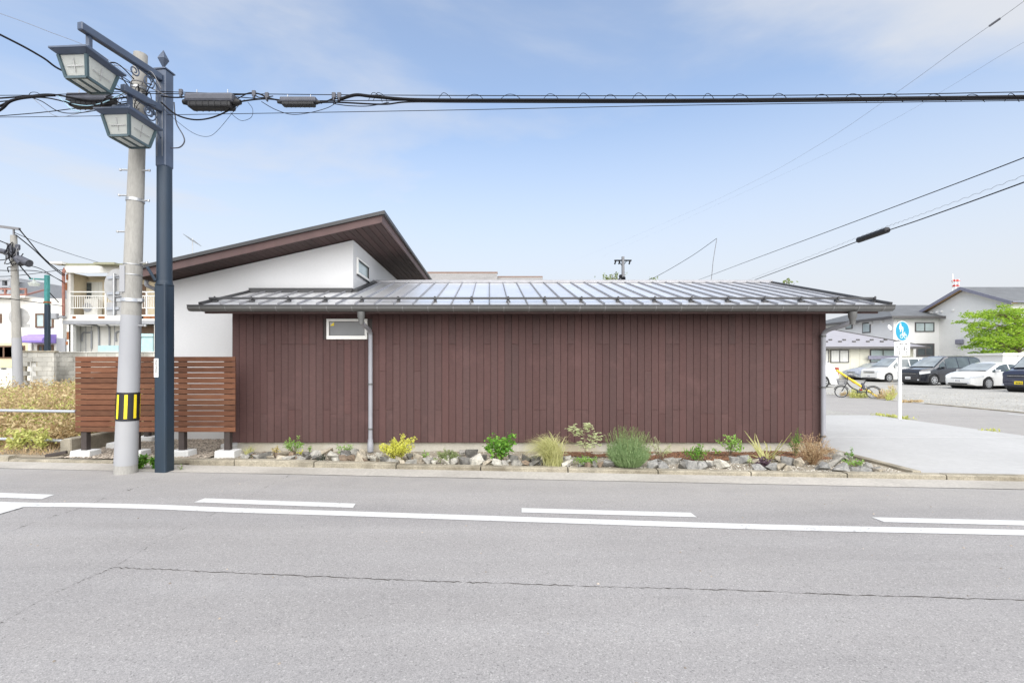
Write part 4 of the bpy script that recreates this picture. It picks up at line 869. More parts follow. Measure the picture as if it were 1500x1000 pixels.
# lavender
p, s = base_of(920,686); t_ = thing('lavender_bush','large round grey-green lavender bush with upright spikes','shrub',p); r_ = random.Random(15); b = MB(); b2_ = MB()
H = (CY+(HC-p.z)*s-632)/s; W = 33/s
for i in range(1500):
    a = r_.uniform(0,6.28); k = math.sqrt(r_.random()); h = H*math.sqrt(max(.05,1-k*k*.72))*r_.uniform(.55,.95); q = p+Vector((math.cos(a)*W*k*.55, math.sin(a)*W*k*.45, h*.12)); e = p+Vector((math.cos(a)*W*k*1.02, math.sin(a)*W*k*.8, h))
    b.blade([q, q.lerp(e,.5)+rv(r_,.015), e], .008)
    for j in range(3): b.leaf(q.lerp(e,r_.uniform(.4,1)), (e-q).normalized()*1.2+rv(r_,.6), rv(r_), .045*r_.uniform(.6,1.2), .008)
for i in range(130):
    a = r_.uniform(0,6.28); k = math.sqrt(r_.random()); h = H*math.sqrt(max(.05,1-k*k*.7)); q = p+Vector((math.cos(a)*W*k*.9, math.sin(a)*W*k*.8, h*.8)); e = q+Vector((math.cos(a)*k*.07+r_.gauss(0,.015), 0, r_.uniform(.10,.20)))
    b2_.tube([q,e],.0018,4,False); 
    for j in range(5): b2_.leaf(e-(e-q).normalized()*.008*j, rv(r_)+Vector((0,0,2)), rv(r_), .018, .007)
b.build('foliage', M['leaf_sage'], t_, recalc=False); b2_.build('flower_spikes', M['leaf_olive'], t_, recalc=False)
shrub('pale_shrub','pale airy sprig right beside the lavender bush',966,674,634,34,'','leaf_pale',11,40,.030,.008,16,lo=.3)
shrub('rose_bush','dark green rose-like bush with reddish twigs behind slate rocks',1023,677,648,46,'','leaf_green',20,30,.030,.019,17,lo=.25,stem_r=.005)
shrub('leafy_shrub','light green leafy shrub on thin stems right of the rose bush',1068,670,638,48,'','leaf_lime',14,28,.040,.024,18,lo=.5)
# sword-leaved plant
p, s = base_of(1122,676); t_ = thing('sword_plant','spiky plant with long yellow-striped sword leaves','plant',p); r_ = random.Random(19); b = MB(); H = (CY+(HC-p.z)*s-630)/s
for dx, hz_, cu in ((-.30,1.0,.0),(-.31,.80,.02),(-.16,.92,0),(-.10,.86,0),(-.05,.70,.0),(.05,.55,0),(.30,1.0,0),(.32,.62,.05),(.17,.52,0),(-.2,.35,.06),(.40,.30,.18),(.02,.62,0),(-.13,.48,0),(.22,.75,0),(.1,.4,.1)):
    e = Vector((dx,r_.uniform(-.16,.1),H*hz_)); pts = [p+Vector((r_.gauss(0,.015),r_.gauss(0,.015),-.01))+Vector((e.x*u,e.y*u,e.z*u-cu*u**3)) for u in (0,.25,.5,.75,1)]
    n0 = len(b.v)
    for i, q in enumerate(pts): wd = .017*(1-.85*(i/4)**2); b.v += [q-Vector((wd,0,wd*.3)), q+Vector((0,.008,0)), q+Vector((wd,0,wd*.3))]
    for i in range(4): b.f += [(n0+3*i,n0+3*i+1,n0+3*i+4,n0+3*i+3),(n0+3*i+1,n0+3*i+2,n0+3*i+5,n0+3*i+4)]
b.build('leaves', M['leaf_straw'], t_, recalc=False)
shrub('purple_plant','low dark purple leafy plant at the foot of the sword-leaved plant',1118,684,671,24,'','leaf_purple',14,14,.045,.036,20,lo=.1)
shrub('sprout','small yellow-green seedling left of the dark purple plant',1098,683,666,10,'','leaf_pale',5,18,.026,.014,21)
shrub('conifer','small upright green conifer behind the dead brown shrub',1165,668,621,20,'','leaf_green',24,34,.028,.008,22,lo=.15,flat=1,cat='conifer')
p, s = base_of(1190,681); t_ = thing('dead_shrub','dead brown twiggy shrub near the house corner','shrub',p); r_ = random.Random(23); st = MB(); lf = MB(); H = (CY+(HC-p.z)*s-627)/s; W = 36/s
for i in range(150):
    a = r_.uniform(0,6.28); k = math.sqrt(r_.random()); h = H*math.sqrt(max(.1,1-.75*k*k))*r_.uniform(.5,1.0); e = p+Vector((math.cos(a)*W*k,math.sin(a)*W*k*.7,h)); pa = smooth_path([p+rv(r_,.02),p.lerp(e,.45)+rv(r_,.03)+Vector((0,0,.03)),e],4); st.tube(pa,[.003-.002*i_/(len(pa)-1) for i_ in range(len(pa))],4,False)
    for j in range(16): u = .3+.7*r_.random(); q = pa[int(u*(len(pa)-1))]+rv(r_,.014); lf.leaf(q, rv(r_)+Vector((0,0,1)), rv(r_), .028, .006)
st.build('twigs', M['twig_dry'], t_, recalc=False); lf.build('dead_leaves', M['leaf_dead'], t_, recalc=False)
shrub('sprig','tall single-stemmed green sprig by the driveway edging',1247,676,645,12,'','leaf_green',3,34,.026,.012,24,lo=.2)
shrub('low_weed','low yellow-green weed among rocks at the driveway edging',1252,686,668,36,'','leaf_lime',16,16,.028,.016,25,lo=.3)
# weeds at the poles
def weed(px, py, top, wd, label, mat, seed, z=0.0, n=12, per=16, ll=.06, lw=.026):
    r_ = random.Random(seed); p = G(px,py,z); s = F/p.y; H = (py-top)/s; W = wd/s/2; t_ = thing('weed', label, 'weed', p); st = MB(); lf = MB()
    for i in range(n):
        e = p+Vector((r_.uniform(-W,W),r_.uniform(-W,W)*.5,H*r_.uniform(.4,1))); st.tube([p,p.lerp(e,.5)+Vector((0,0,.02)),e],.003,4,False)
        for j in range(per): lf.leaf(p.lerp(e,r_.uniform(.25,1)), rv(r_)+Vector((0,0,.3)), Vector((0,-.3,1)), ll*r_.uniform(.5,1.2), lw)
    st.build('stem', M['bark'], t_, recalc=False); lf.build('foliage', M[mat], t_, recalc=False)
weed(206,686,667,20,'green weed growing at the foot of the utility pole','leaf_green',31,0,22,22)
weed(230,686,666,18,'green weed growing against the navy lamp post base','leaf_green',32,0,22,22)
weed(265,688,681,10,'tiny grass tuft in the gutter right of the lamp post','leaf_lime',33,0,5,6,.03,.008)
# vacant lot weeds: nobody could count them
def weeds(name, n, mat, seed, dens, hfun, ll, lw, per=12):
    r_ = random.Random(seed); b = MB()
    for i in range(n):
        Y = 7.97+r_.random()**1.6*13; X = -6.85-r_.random()*(1.2+Y*.95*.62)
        if X < -(CX+40)/F*Y: continue
        if Y < 7.95 and r_.random() < .6: continue
        if not dens(X,Y,r_): continue
        z = lotz(X,Y); h = hfun(X,Y,r_); p = Vector((X,Y,z-.02)); e = p+Vector((r_.gauss(0,h*.30),r_.gauss(0,h*.2),h)); b.blade([p,p.lerp(e,.5)+rv(r_,.03),e],.008)
        for j in range(per):
            q = p.lerp(e,r_.random()**.6); b.leaf(q+rv(r_,.04), rv(r_)+Vector((0,-.2,.25)), rv(r_)+Vector((0,-.6,.8)), ll*r_.uniform(.4,1.2), lw*r_.uniform(.6,1.2))
    return tag(b.build(name, M[mat], None, recalc=False), kind='stuff')
HW = lambda X,Y,r_: r_.uniform(.25,.62)*(.55+.5*min(1,(Y-7.6)/2))*(1+.8*mnoise.noise(Vector((X*1.1,Y*1.1,1))))
weeds('dry_weeds', 5600, 'weed_dry', 41, lambda X,Y,r_: mnoise.noise(Vector((X*.9,Y*.9,2))) < .45, HW, .10, .045)
weeds('green_weeds', 2600, 'weed_green', 42, lambda X,Y,r_: mnoise.noise(Vector((X*.9,Y*.9,2))) > -.12 and (Y > 8.4 or r_.random() < .45), lambda X,Y,r_: HW(X,Y,r_)*1.02, .09, .032)
r_ = random.Random(43); b = MB()
for i in range(1500):
    X = r_.uniform(-9.5,-6.85); Y = K2(X)+.12+r_.random()**2*1.0; p = Vector((X,Y,lotz(X,Y)-.01)); e = p+Vector((r_.gauss(0,.08),r_.gauss(0,.05),r_.uniform(.04,.16))); b.blade([p,p.lerp(e,.6),e],.006)
tag(b.build('dry_grass', M['leaf_dead'], None, recalc=False), kind='stuff')
b = MB()
for i in range(46):
    a = P(r_.uniform(20,70),r_.uniform(630,650),7.8); 
    if mnoise.noise(Vector((a.x*1.5,0,7))) < -.1: continue
    for j in range(10): b.leaf(a+rv(r_,.04)+Vector((0,-.06,-.02)), rv(r_)+Vector((0,-.4,.2)), Vector((0,-.7,.7)), .075*r_.uniform(.5,1.2), .035)
tag(b.build('creeper_leaves', M['weed_green'], None, recalc=False), kind='stuff')
# ================================================================== background, left
def wall_blocks(t_, x0, x1, y, z0, z1, L=.4, H=.2, skip=None, th=.12):
    r_ = random.Random(50); n = int(round((z1-z0)/H)); H = (z1-z0)/n
    for i in range(n):
        x = x0-(L/2 if i%2 else 0)
        while x < x1-.02:
            a, c_ = max(x,x0), min(x+L,x1)
            if c_-a > .05 and not (skip and skip((a+c_)/2, z0+(i+.5)*H)): piece('block', (round(c_-a-.008,3),th,H-.008), ((a+c_)/2, y+r_.uniform(-.003,.003), z0+(i+.5)*H), M['concrete_block'], t_, .005)
            x += L
YW = 20.8; sW = F/YW; X_ = lambda px, Y: (px-CX)/F*Y; Z_ = lambda py, Y: HC+(CY-py)/F*Y
bw = thing('block_wall','stained concrete block wall with coping behind the weedy lot','wall',(X_(140,YW),YW,0))
xa, xb, xc = X_(36,YW), X_(82,YW), X_(245,YW); ztop = Z_(515,YW)
wall_blocks(bw, xb, xc, YW, .0, ztop-.05); 
b = MB(); b.box(xb,xc,YW-.09,YW+.09,ztop-.049,ztop); b.build('coping', M['concrete_block'], bw, bevel=.01)
b = MB(); b.box(xb+.01,xc-.01,YW-.045,YW+.045,0,ztop-.06); b.build('mortar', M['concrete_old'], bw)
gp = thing('block_wall','dark stained block wall pier with narrow opening left of the long block wall','wall',(X_(58,YW-1),YW-1.2,0))
Y2 = YW-1.0; xa, xb2 = X_(35,Y2), X_(81,Y2); ox0, ox1 = X_(42,Y2), X_(51,Y2); oz = Z_(527,Y2)
wall_blocks(gp, xa, xb2, Y2, 0, Z_(516,Y2), skip=lambda x,z: ox0-.05 < x < ox1+.05 and z < oz)
b = MB(); b.box(X_(30,Y2),xb2+.06,Y2-.10,Y2+.10,Z_(516,Y2)+.002,Z_(513.5,Y2)); b.build('coping', M['concrete_old'], gp, bevel=.01)
b = MB(); b.box(xa+.01,ox0-.1,Y2-.045,Y2+.045,0,Z_(516,Y2)-.01); b.box(ox1+.1,xb2-.01,Y2-.045,Y2+.045,0,Z_(516,Y2)-.01); b.build('mortar', M['concrete_old'], gp)
b = MB(); b.box(ox0,ox1,Y2+.08,Y2+.14,0,oz); b.build('gate_panel', M['white_frame'], gp)

plain('old_white', (.66,.655,.62), .8, var=.06, scale=1.5, dirt=((.42,.36,.28),.35)); plain('old_cream', (.58,.50,.36), .8, var=.1, scale=2, dirt=((.40,.32,.22),.4)); plain('rust', (.26,.10,.04), .9, var=.3, scale=8)
plain('olive_roof', (.25,.25,.17), .7, var=.1); plain('aqua', (.42,.60,.62), .5, var=.1); plain('brown_frame', (.13,.075,.045), .6); plain('red_pipe', (.27,.12,.09), .6, var=.2)
plain('awning_purple', (.27,.20,.58), .6, var=.1); plain('cream_band', (.62,.57,.36), .7, var=.06); plain('grey_panel', (.30,.31,.33), .6, var=.06); plain('teal_pole', (.05,.25,.24), .5, var=.15)
YA_ = 22.8
ap = thing('apartment_building','old two-storey white apartment block with rusty balcony and cream walls','building',(X_(160,YA_),YA_,0))
ax0, ax1 = X_(93,YA_), X_(330,YA_); zs, zr = Z_(466,YA_), Z_(395,YA_)
def bx(name, x0, x1, y0, y1, z0, z1, mat, par, bev=0): b = MB(); b.box(x0,x1,y0,y1,z0,z1); return b.build(name, M[mat], par, bevel=bev)
bx('side_wall', ax0+.02, ax0+.18, YA_+.17, YA_+8, zs+.165, zr-.1, 'old_cream', ap); bx('side_wall', ax0+.02, ax0+.18, YA_+.17, YA_+8, 0, zs-.3, 'old_white', ap)
bx('upper_wall', ax0+.2, ax1, YA_+1.15, YA_+8, zs, zr-.1, 'old_cream', ap); lw = bx('lower_wall', ax0+.2, ax1, YA_+.75, YA_+8, 0, zs-.3, 'old_white', ap)
b = MB(); b.prism([(ax0,YA_-.1,Z_(388,YA_)-.05),(ax0,YA_+8,Z_(388,YA_)+.4),(ax0,YA_+8,Z_(388,YA_)+.5),(ax0,YA_-.1,Z_(388,YA_)+.05)], (ax1-ax0,0,0)); b.build('roof', M['olive_roof'], ap)
bx('roof_fascia', X_(97,YA_), ax1, YA_-.09, YA_-.05, Z_(400,YA_), Z_(388.5,YA_), 'old_white', ap); bx('canopy', X_(152,YA_), X_(182,YA_), YA_-.6, YA_-.11, Z_(391,YA_), Z_(388,YA_), 'olive_roof', ap)
bx('floor_slab', ax0, ax1, YA_-.05, YA_+1.4, zs-.12, zs+.16, 'old_white', ap); bx('edge_beam', ax0, ax1, YA_-.06, YA_+.12, zs-.28, zs-.124, 'grey_panel', ap)
for px in (101,104.5,229): bx('column', X_(px,YA_)-.09, X_(px,YA_)+.09, YA_-.02, YA_+.16, 0, (zr if px < 104 else zs-.29), 'old_white', ap)
for px, a, c_ in ((98.5,500,505),(100,486,497),(97.6,414,425),(99,402,410)): bx('rust_patch', X_(px,YA_)-.05, X_(px,YA_)+.05, YA_-.03, YA_-.021, Z_(c_,YA_), Z_(a,YA_), 'rust', ap)
for px, wd in ((110,.16),(150,.3),(214,.5),(226,.3),(208,.2)): bx('rust_patch', X_(px,YA_)-wd/2, X_(px,YA_)+wd/2, YA_-.058, YA_-.051, zs-.02, zs+.09, 'rust', ap)
rl = MB(); rl.bar((ax0+.2,YA_,Z_(427.5,YA_)),(ax1,YA_,Z_(427.5,YA_)),.05,.05); rl.bar((ax0+.2,YA_,Z_(433.5,YA_)),(ax1,YA_,Z_(433.5,YA_)),.04,.04); rl.bar((ax0+.2,YA_,Z_(451,YA_)),(ax1,YA_,Z_(451,YA_)),.04,.04); rail = rl.build('balcony_rail', M['old_white'], ap)
b = MB(); x = ax0+.25
while x < ax1: b.bar((x,YA_,Z_(451,YA_)),(x,YA_,Z_(433.5,YA_)),.022,.022,Vector((0,1,0))); x += .105
tag(b.build('balusters', M['old_white'], rail), kind='stuff')
for px in (103,155,215): bx('rail_post', X_(px,YA_)-.03, X_(px,YA_)+.03, YA_-.03, YA_+.03, zs+.16, Z_(427,YA_), 'old_white', rail)
yq = YA_+1.15; dx0, dx1, dz1 = X_(125,yq), X_(152,yq), Z_(413,yq)
dr = bx('balcony_door', dx0, dx1, yq-.05, yq-.001, zs+.16, dz1, 'curtain', ap); 
for q in ((dx0-.12,dx0),(dx1,dx1+.12)): bx('frame', *q, yq-.08, yq-.001, zs+.16, dz1+.12, 'old_cream', dr)
bx('frame', dx0, dx1, yq-.08, yq-.001, dz1, dz1+.12, 'old_cream', dr); bx('pane', dx0+.02, dx0+.35, yq-.06, yq-.051, zs+.2, dz1-.05, 'glass_dark', dr)
d2 = bx('balcony_door', X_(206,yq), X_(214,yq), yq-.05, yq-.001, zs+.16, Z_(417,yq), 'brown_frame', ap)
b = MB(); q0 = (X_(113,yq),yq-.02,Z_(419,yq)); b.obox(q0,(.2,.06,.2)); b.build('meter_box', M['brown_frame'], ap)
ac = thing('air_conditioner','white outdoor air conditioner unit on the old balcony','air conditioner',(X_(133,YA_+.7),YA_+.7,zs+.16)); yc = YA_+.7; bx('casing', X_(126,yc), X_(146,yc), yc-.14, yc+.14, zs+.162, Z_(438,yc), 'old_white', ac, .02)
b = MB(); b.lathe((X_(132,yc),yc-.15,(zs+.16+Z_(438,yc))/2), [(.22,0),(.22,.012),(.06,.014)], 20, Matrix.Rotation(R(90),3,'X')); b.build('fan_grille', M['grey_panel'], ac)
b = MB()
for px in (112,118,126,134,146,160,168): b.box(X_(px,YA_+.75)-.012,X_(px,YA_+.75)+.012,YA_+.735,YA_+.749,.1,zs-.31)
b.build('panel_joint', M['grey_panel'], lw)
pp_ = lambda px, py: Vector((X_(px,YA_+.7),YA_+.7,Z_(py,YA_+.7)))
for pts in ([(105,469),(110,474),(138,476),(144,481),(145,512)], [(146,473),(156,475),(160,482),(160,508)], [(120,500),(121,488),(128,487),(133,487)], [(134,484),(134,510)], [(170,500),(170,487),(178,485)]):
    b = MB(); b.tube(smooth_path([pp_(*q) for q in pts],5), .035, 8); b.build('pipe', M['grey_panel'], ap, smooth='auto')
bx('tap_box', X_(108,yq-.5), X_(115,yq-.5), YA_+.5, YA_+.74, Z_(502,YA_), Z_(497,YA_), 'black_rubber', ap)
bx('dark_bay', X_(203,YA_+.7), X_(226,YA_+.7), YA_+.70, YA_+.748, 0, zs-.31, 'brown_frame', ap)
tb = thing('storage_shed','pale aqua metal storage bin under the apartment','shed',(X_(217,YA_+.3),YA_+.3,0)); bx('bin_body', X_(207,YA_+.3), X_(228,YA_+.3), YA_+.1, YA_+.6, 0, Z_(494,YA_+.3), 'aqua', tb, .02); bx('bin_lid', X_(206,YA_+.3), X_(229,YA_+.3), YA_+.05, YA_+.65, Z_(494,YA_+.3)+.001, Z_(489,YA_+.3), 'aqua', tb, .02)
tb = bx('aqua_board', X_(146,YA_+.4), X_(176,YA_+.4), YA_+.3, YA_+.45, 0, Z_(506,YA_+.4), 'aqua', None); tag(tb, 'pale aqua board stored against the apartment ground floor behind the block wall', 'board')
b = MB(); b.tube([(X_(93,YA_-.2),YA_-.2,Z_(462,YA_-.2)),(X_(93,YA_-.2),YA_-.2,Z_(398,YA_-.2)),(X_(95,YA_),YA_,Z_(393,YA_))], .06, 8); b.build('downpipe', M['red_pipe'], ap, smooth='auto')
bx('roof_end', X_(81,YA_), X_(99,YA_), YA_-.3, YA_+.2, Z_(388,YA_), Z_(385,YA_), 'old_white', ap)
an = thing('tv_antenna','thin roof television antenna rising behind the house roof','antenna',(X_(282,YA_+3),YA_+3,Z_(388,YA_)+.2)); YT = YA_+3
b = MB(); b.tube([(X_(282,YT),YT,Z_(395,YT)),(X_(282,YT),YT,Z_(349,YT))],.022,6); b.build('mast', M['steel'], an)
b = MB(); b.bar((X_(277,YT),YT,Z_(348,YT)),(X_(287,YT),YT,Z_(356,YT)),.03,.03); 
for k in range(5): q = Vector((X_(277+2.4*k,YT),YT,Z_(348+1.9*k,YT))); b.bar(q-Vector((.1,.35,-.1)),q+Vector((.1,.35,-.1)),.02,.02)
b.build('dipoles', M['steel'], an)
# white building further left
YL = 27.0; wb = thing('white_building','white corner building with brown window frames and purple awning','building',(X_(45,YL),YL,0))
wx0, wx1 = X_(-160,YL), X_(92,YL); bx('wall', wx0, wx1, YL, YL+9, 0, Z_(437,YL), 'old_white', wb); bx('cream_band', wx0, X_(45,YL), YL-.04, YL-.001, Z_(530,YL)-.3, Z_(502,YL), 'cream_band', wb)
bx('roof_slab', wx0, X_(44,YL), YL-.3, YL+9, Z_(437,YL)+.002, Z_(434,YL), 'old_white', wb)
rl = MB(); 
for py in (424,432.5): rl.bar((wx0,YL-.2,Z_(py,YL)),(X_(44,YL),YL-.2,Z_(py,YL)),.07,.09)
rl.bar((X_(44,YL),YL-.2,Z_(432.5,YL)),(X_(67,YL+3),YL+3,Z_(424,YL+3)),.07,.09); rail = rl.build('roof_rail', M['red_pipe'], wb)
for px in (-60,-20,13,28,43): bx('rail_post', X_(px,YL)-.04, X_(px,YL)+.04, YL-.24, YL-.16, Z_(434,YL), Z_(424,YL), 'red_pipe', rail)
def window_(par, px0, px1, py0, py1, Y, nm='window', gl='glass_pale', fr='brown_frame', mull=1, fwd=.08):
    x0, x1, z0, z1 = X_(px0,Y), X_(px1,Y), Z_(py1,Y), Z_(py0,Y); b = MB(); f = fwd
    b.box(x0,x1,Y-.07,Y+.02,z0,z0+f); b.box(x0,x1,Y-.07,Y+.02,z1-f,z1); b.box(x0,x0+f,Y-.069,Y+.02,z0+f,z1-f); b.box(x1-f,x1,Y-.069,Y+.02,z0+f,z1-f)
    for k in range(mull): xm = x0+(x1-x0)*(k+1)/(mull+1); b.box(xm-f/2,xm+f/2,Y-.066,Y+.02,z0+f,z1-f)
    wq = b.build(nm, M[fr], par)
    for k in range(mull+1):
        a = x0+f+(x1-x0-2*f)*k/(mull+1); c_ = x0+f+(x1-x0-2*f)*(k+1)/(mull+1); bx('pane', a+.002, c_-.002, Y-.04, Y-.02, z0+f, z1-f, gl, wq)
    return wq
window_(wb, 53, 79, 459, 480, YL); window_(wb, -12, 3, 459.5, 473, YL); window_(wb, -40, 38, 506, 525, YL, gl='glass_dark', mull=4); window_(wb, 56, 79, 505, 517, YL, gl='glass_dark', mull=2)
b = MB(); a0, a1 = X_(50,YL), X_(83,YL); zt_, zb_ = Z_(489.5,YL), Z_(500,YL); sec_ = [(YL-.01,zt_)]+[(YL-.9*math.sin(u*math.pi/2),zb_+(zt_-zb_)*math.cos(u*math.pi/2)) for u in (.2,.4,.6,.8,1)]+[(YL-.85,zb_-.1),(YL-.01,zb_-.1)]
b.prism([(a0,y,z) for y,z in sec_], (a1-a0,0,0)); b.build('awning', M['awning_purple'], wb)
bx('grey_door', X_(84,YL), X_(97,YL), YL-.06, YL-.001, 0, Z_(495,YL), 'grey_panel', wb); bx('wall_vent', X_(2.5,YL), X_(10,YL), YL-.05, YL-.041, Z_(540.5,YL), Z_(539,YL), 'black_rubber', wb)
bx('pier', X_(44,YL), X_(49,YL), YL-.12, YL-.045, 0, Z_(501,YL), 'old_white', wb)
# grey terraced building behind it
YG = 34.0; gb = thing('grey_building','distant grey building with open balcony slabs at the far left','building',(X_(0,YG),YG,0))
bx('wall', X_(-140,YG), X_(8,YG), YG+1, YG+8, 0, Z_(404,YG), 'grey_panel', gb)
for a, c_ in ((408,411),(419,421.5),(428,431)): bx('balcony_slab', X_(-140,YG), X_(17,YG), YG-.2, YG+1.1, Z_(c_,YG), Z_(a,YG), 'grey_panel', gb)
for px in (16,4,-20): bx('balcony_post', X_(px,YG)-.1, X_(px,YG)+.1, YG-.15, YG+.05, 0, Z_(408,YG), 'grey_panel', gb)
# far left utility pole
YP = 19.2; pb2 = Vector((X_(27,YP),YP,0)); pt2 = P(20,345,YP); up2 = thing('utility_pole','distant concrete utility pole with transformers and crossarm beside the block wall','utility pole',pb2)
b = MB(); b.tube([pb2-Vector((0,0,.05)),pb2.lerp(pt2,.3),pb2.lerp(pt2,.31),pt2],[.165,.15,.148,.105],16); b.build('shaft', M['pole_concrete'], up2, smooth='auto')
b = MB(); q = (pt2-pb2); b.tube([pb2+q*.02,pb2+q*((HC+(CY-495)/F*YP)/pt2.z)],[.168,.153],16); b.build('painted_sleeve', M['pole_paint'], up2, smooth='auto')
b = MB(); b.bar(P(-6,331,YP),P(29,335.5,YP),.09,.09); b.bar(P(10,357,YP),P(28,361,YP),.07,.07); b.build('crossarm', M['wire_grey'], up2); b = MB(); b.bar(P(20.5,352,YP),P(20,334,YP),.05,.05,Vector((0,1,0))); b.build('strut', M['wire_grey'], up2)
for a, c_, r_ in (((-4,366.5),(10,369.5),.10),((25,378),(32,386),.13),((29,379.5),(43,386),.15)): b = MB(); b.tube([P(*a,YP-.2),P(*c_,YP-.25)],r_,14); b.build('transformer', M['splice_grey'], up2, smooth='auto')
rr = random.Random(61)
for k in range(16):
    a = P(rr.uniform(12,30),rr.uniform(352,392),YP-.15); b = MB(); e = P(rr.uniform(2,34),rr.uniform(350,400),YP-.2); b.tube(smooth_path([a,(a+e)/2+Vector((0,-.1,rr.uniform(-.3,.3))),e],5),.018,5); b.build('jumper', M['wire_black' if k%3 else 'wire_grey'], up2)
for px, py in ((14,362),(18,366),(26,362),(24,372),(15,374)): b = MB(); b.obox(P(px,py,YP-.17),(.16,.12,.22)); b.build('insulator', M['splice_grey'], up2, bevel=.03)
b = MB(); b.lathe(P(28,464,YP+.12),[(.36,-.006),(.36,.006)],28,Matrix.Rotation(R(12),3,'Z')@Matrix.Rotation(R(90),3,'X')); o = b.build('traffic_sign', M['sign_back'], None); b = MB()
tag(o,'back of round sign on the distant concrete pole','traffic sign')
o = bx('sign_plate', X_(14,YP), X_(40,YP), YP+.11, YP+.125, Z_(479,YP), Z_(474,YP), 'sign_back', None); tag(o,'narrow grey plate under the round sign on the distant concrete pole','sign plate')
# teal lamp post
YQ = 20.2; lp2 = thing('lamp_post','teal-topped street lamp post beyond the block wall','lamp post',(X_(69,YQ),YQ,0)); 
bx('shaft', X_(69.5,YQ)-.085, X_(69.5,YQ)+.085, YQ-.08, YQ+.08, -.02, Z_(446,YQ), 'navy_steel', lp2, .02); bx('upper_shaft', X_(69,YQ)-.07, X_(69,YQ)+.07, YQ-.07, YQ+.07, Z_(446,YQ)+.001, Z_(403,YQ), 'teal_pole', lp2, .01); bx('collar', X_(69.5,YQ)-.09, X_(69.5,YQ)+.09, YQ-.09, YQ+.09, Z_(444,YQ), Z_(441.5,YQ), 'rust', lp2)
b = MB(); b.bar(P(69,409.5,YQ),P(43,408,YQ),.05,.06); b.build('arm', M['teal_pole'], lp2)
b = MB(); b.lathe(P(50,419,YQ),[(.16,0),(.20,.12),(.05,.2),(.03,.33)],8); b.build('lantern', M['lantern_glass'], lp2)
# wires on the left
WL = ['upper','second','third','fourth','fifth']
for i, (pts, r_) in enumerate((([(28,335.5,19.1),(40,350,19.8),(65,379,21),(95,403,22.5)], .022), ([(23,344,19.1),(50,366,20),(75,390,21.4),(93,404,22.5)], .022), ([(22,341,19.2),(60,357,24),(110,374,30),(150,386,36)], .014), ([(40,388,19),(60,394,20),(80,406,21.5),(92,412,22.5)], .016), ([(29,389,19),(45,408,18.5)], .022))):
    cable('drop_wire', pts, r_, '%s wire running from the distant pole towards the old apartment block' % WL[i])
for i, (pts, r_) in enumerate((([(-60,330,16),(10,357,19),(20,366,19.1)], .02), ([(-50,392,17),(0,396,18.5),(60,398,20),(95,415,22.6)], .014), ([(-50,402,17),(0,405,18.5),(40,402,20),(92,395,22.6)], .012), ([(-30,434,16),(0,436,17),(40,441,19),(92,448,22.5)], .014), ([(73,429,20.1),(86,443,20.4)], .02), ([(-50,378,17),(0,381,18.5),(20,376,19.1)], .016))):
    cable('drop_wire', pts, r_, ['thick wire sloping down to the distant pole from the frame edge','long low wire passing below the distant transformers','thin wire crossing in front of the white building roof rail','sagging wire across the white building upper wall','short dark stay on the teal lamp post','wire entering the distant pole below its crossarm'][i])
fl = thing('flood_lamp','small grey wall lamp bracket on the apartment corner column','lamp',P(88,465,22.5)); b = MB(); b.bar(P(97,464,22.7),P(80,464,22.5),.10,.12); b.obox(P(80,463,22.5),(.3,.2,.28)); b.build('lamp_body', M['grey_panel'], fl, bevel=.03)
# neighbour roof behind the ridge
YN = 23.0; nb = thing('neighbour_house','neighbour house with grey-brown shingle roof showing above the metal ridge','house',(0,YN,0)); plain('shingle', (.24,.23,.22), .95, var=.12, scale=2, fine=.35, bmp=.4, stretch=(1,1,3)); plain('copper_trim', (.20,.13,.10), .7)
n0, n1, n2 = X_(560,YN), X_(728,YN), X_(795,YN); za, zb_ = Z_(399.5,YN), Z_(405.5,YN+.4)
bx('wall', n0, n2, YN-3, YN+3, 0, 4.2, 'old_white', nb); b = MB(); b.prism([(n0,YN-3.4,4.1),(n0,YN,za),(n0,YN+3.4,4.1),(n0,YN+3.4,4.0),(n0,YN-3.4,4.0)], (n1-n0,0,0)); rf = b.build('roof', M['shingle'], nb)
b = MB(); b.prism([(n1+.004,YN-3.4,4.1),(n1+.004,YN+.4,zb_),(n1+.004,YN+3.8,4.1),(n1+.004,YN+3.8,4.0),(n1+.004,YN-3.4,4.0)], (n2-n1,0,0)); b.build('roof', M['shingle'], nb)
bx('ridge_cap', n0, n1+.03, YN-.1, YN+.1, za-.05, za+.03, 'copper_trim', rf); bx('ridge_cap', n1+.035, n2+.03, YN+.3, YN+.5, zb_-.05, zb_+.02, 'copper_trim', rf)
# mid pole, whip mast, twigs
YM = 39.0; mp_ = thing('utility_pole','far utility pole with crossarm above the metal roof ridge','utility pole',(X_(913,YM),YM,0)); b = MB(); b.tube([(X_(913.5,YM),YM,0),(X_(912.5,YM),YM,Z_(376,YM))],[.17,.12],10); b.build('shaft', M['wire_grey'], mp_, smooth='auto')
b = MB(); b.bar(P(900,381.5,YM),P(925,381.5,YM),.1,.1); b.bar(P(912,390,YM),P(906,382,YM),.05,.05); b.bar(P(912,390,YM),P(918,382,YM),.05,.05); b.build('crossarm', M['wire_black'], mp_)
for px in (902,908,923): b = MB(); b.tube([P(px,382,YM),P(px-1.5,387,YM)],.06,8); b.build('insulator', M['wire_black'], mp_)
for px, py in ((909,405),(912,410),(907,411),(914,408)): b = MB(); b.obox(P(px,py,YM-.2),(.22,.2,.3)); b.build('fitting', M['wire_black'], mp_, bevel=.04)
YH = 33.0; b = MB(); b.tube(smooth_path([P(1040,425,YH),P(1043,400,YH),P(1045,380,YH),P(1050,350,YH)],6),.022,6); o = b.build('whip_mast', M['wire_grey'], None, smooth=True); tag(o,'slender leaning mast rising behind the metal roof','mast')
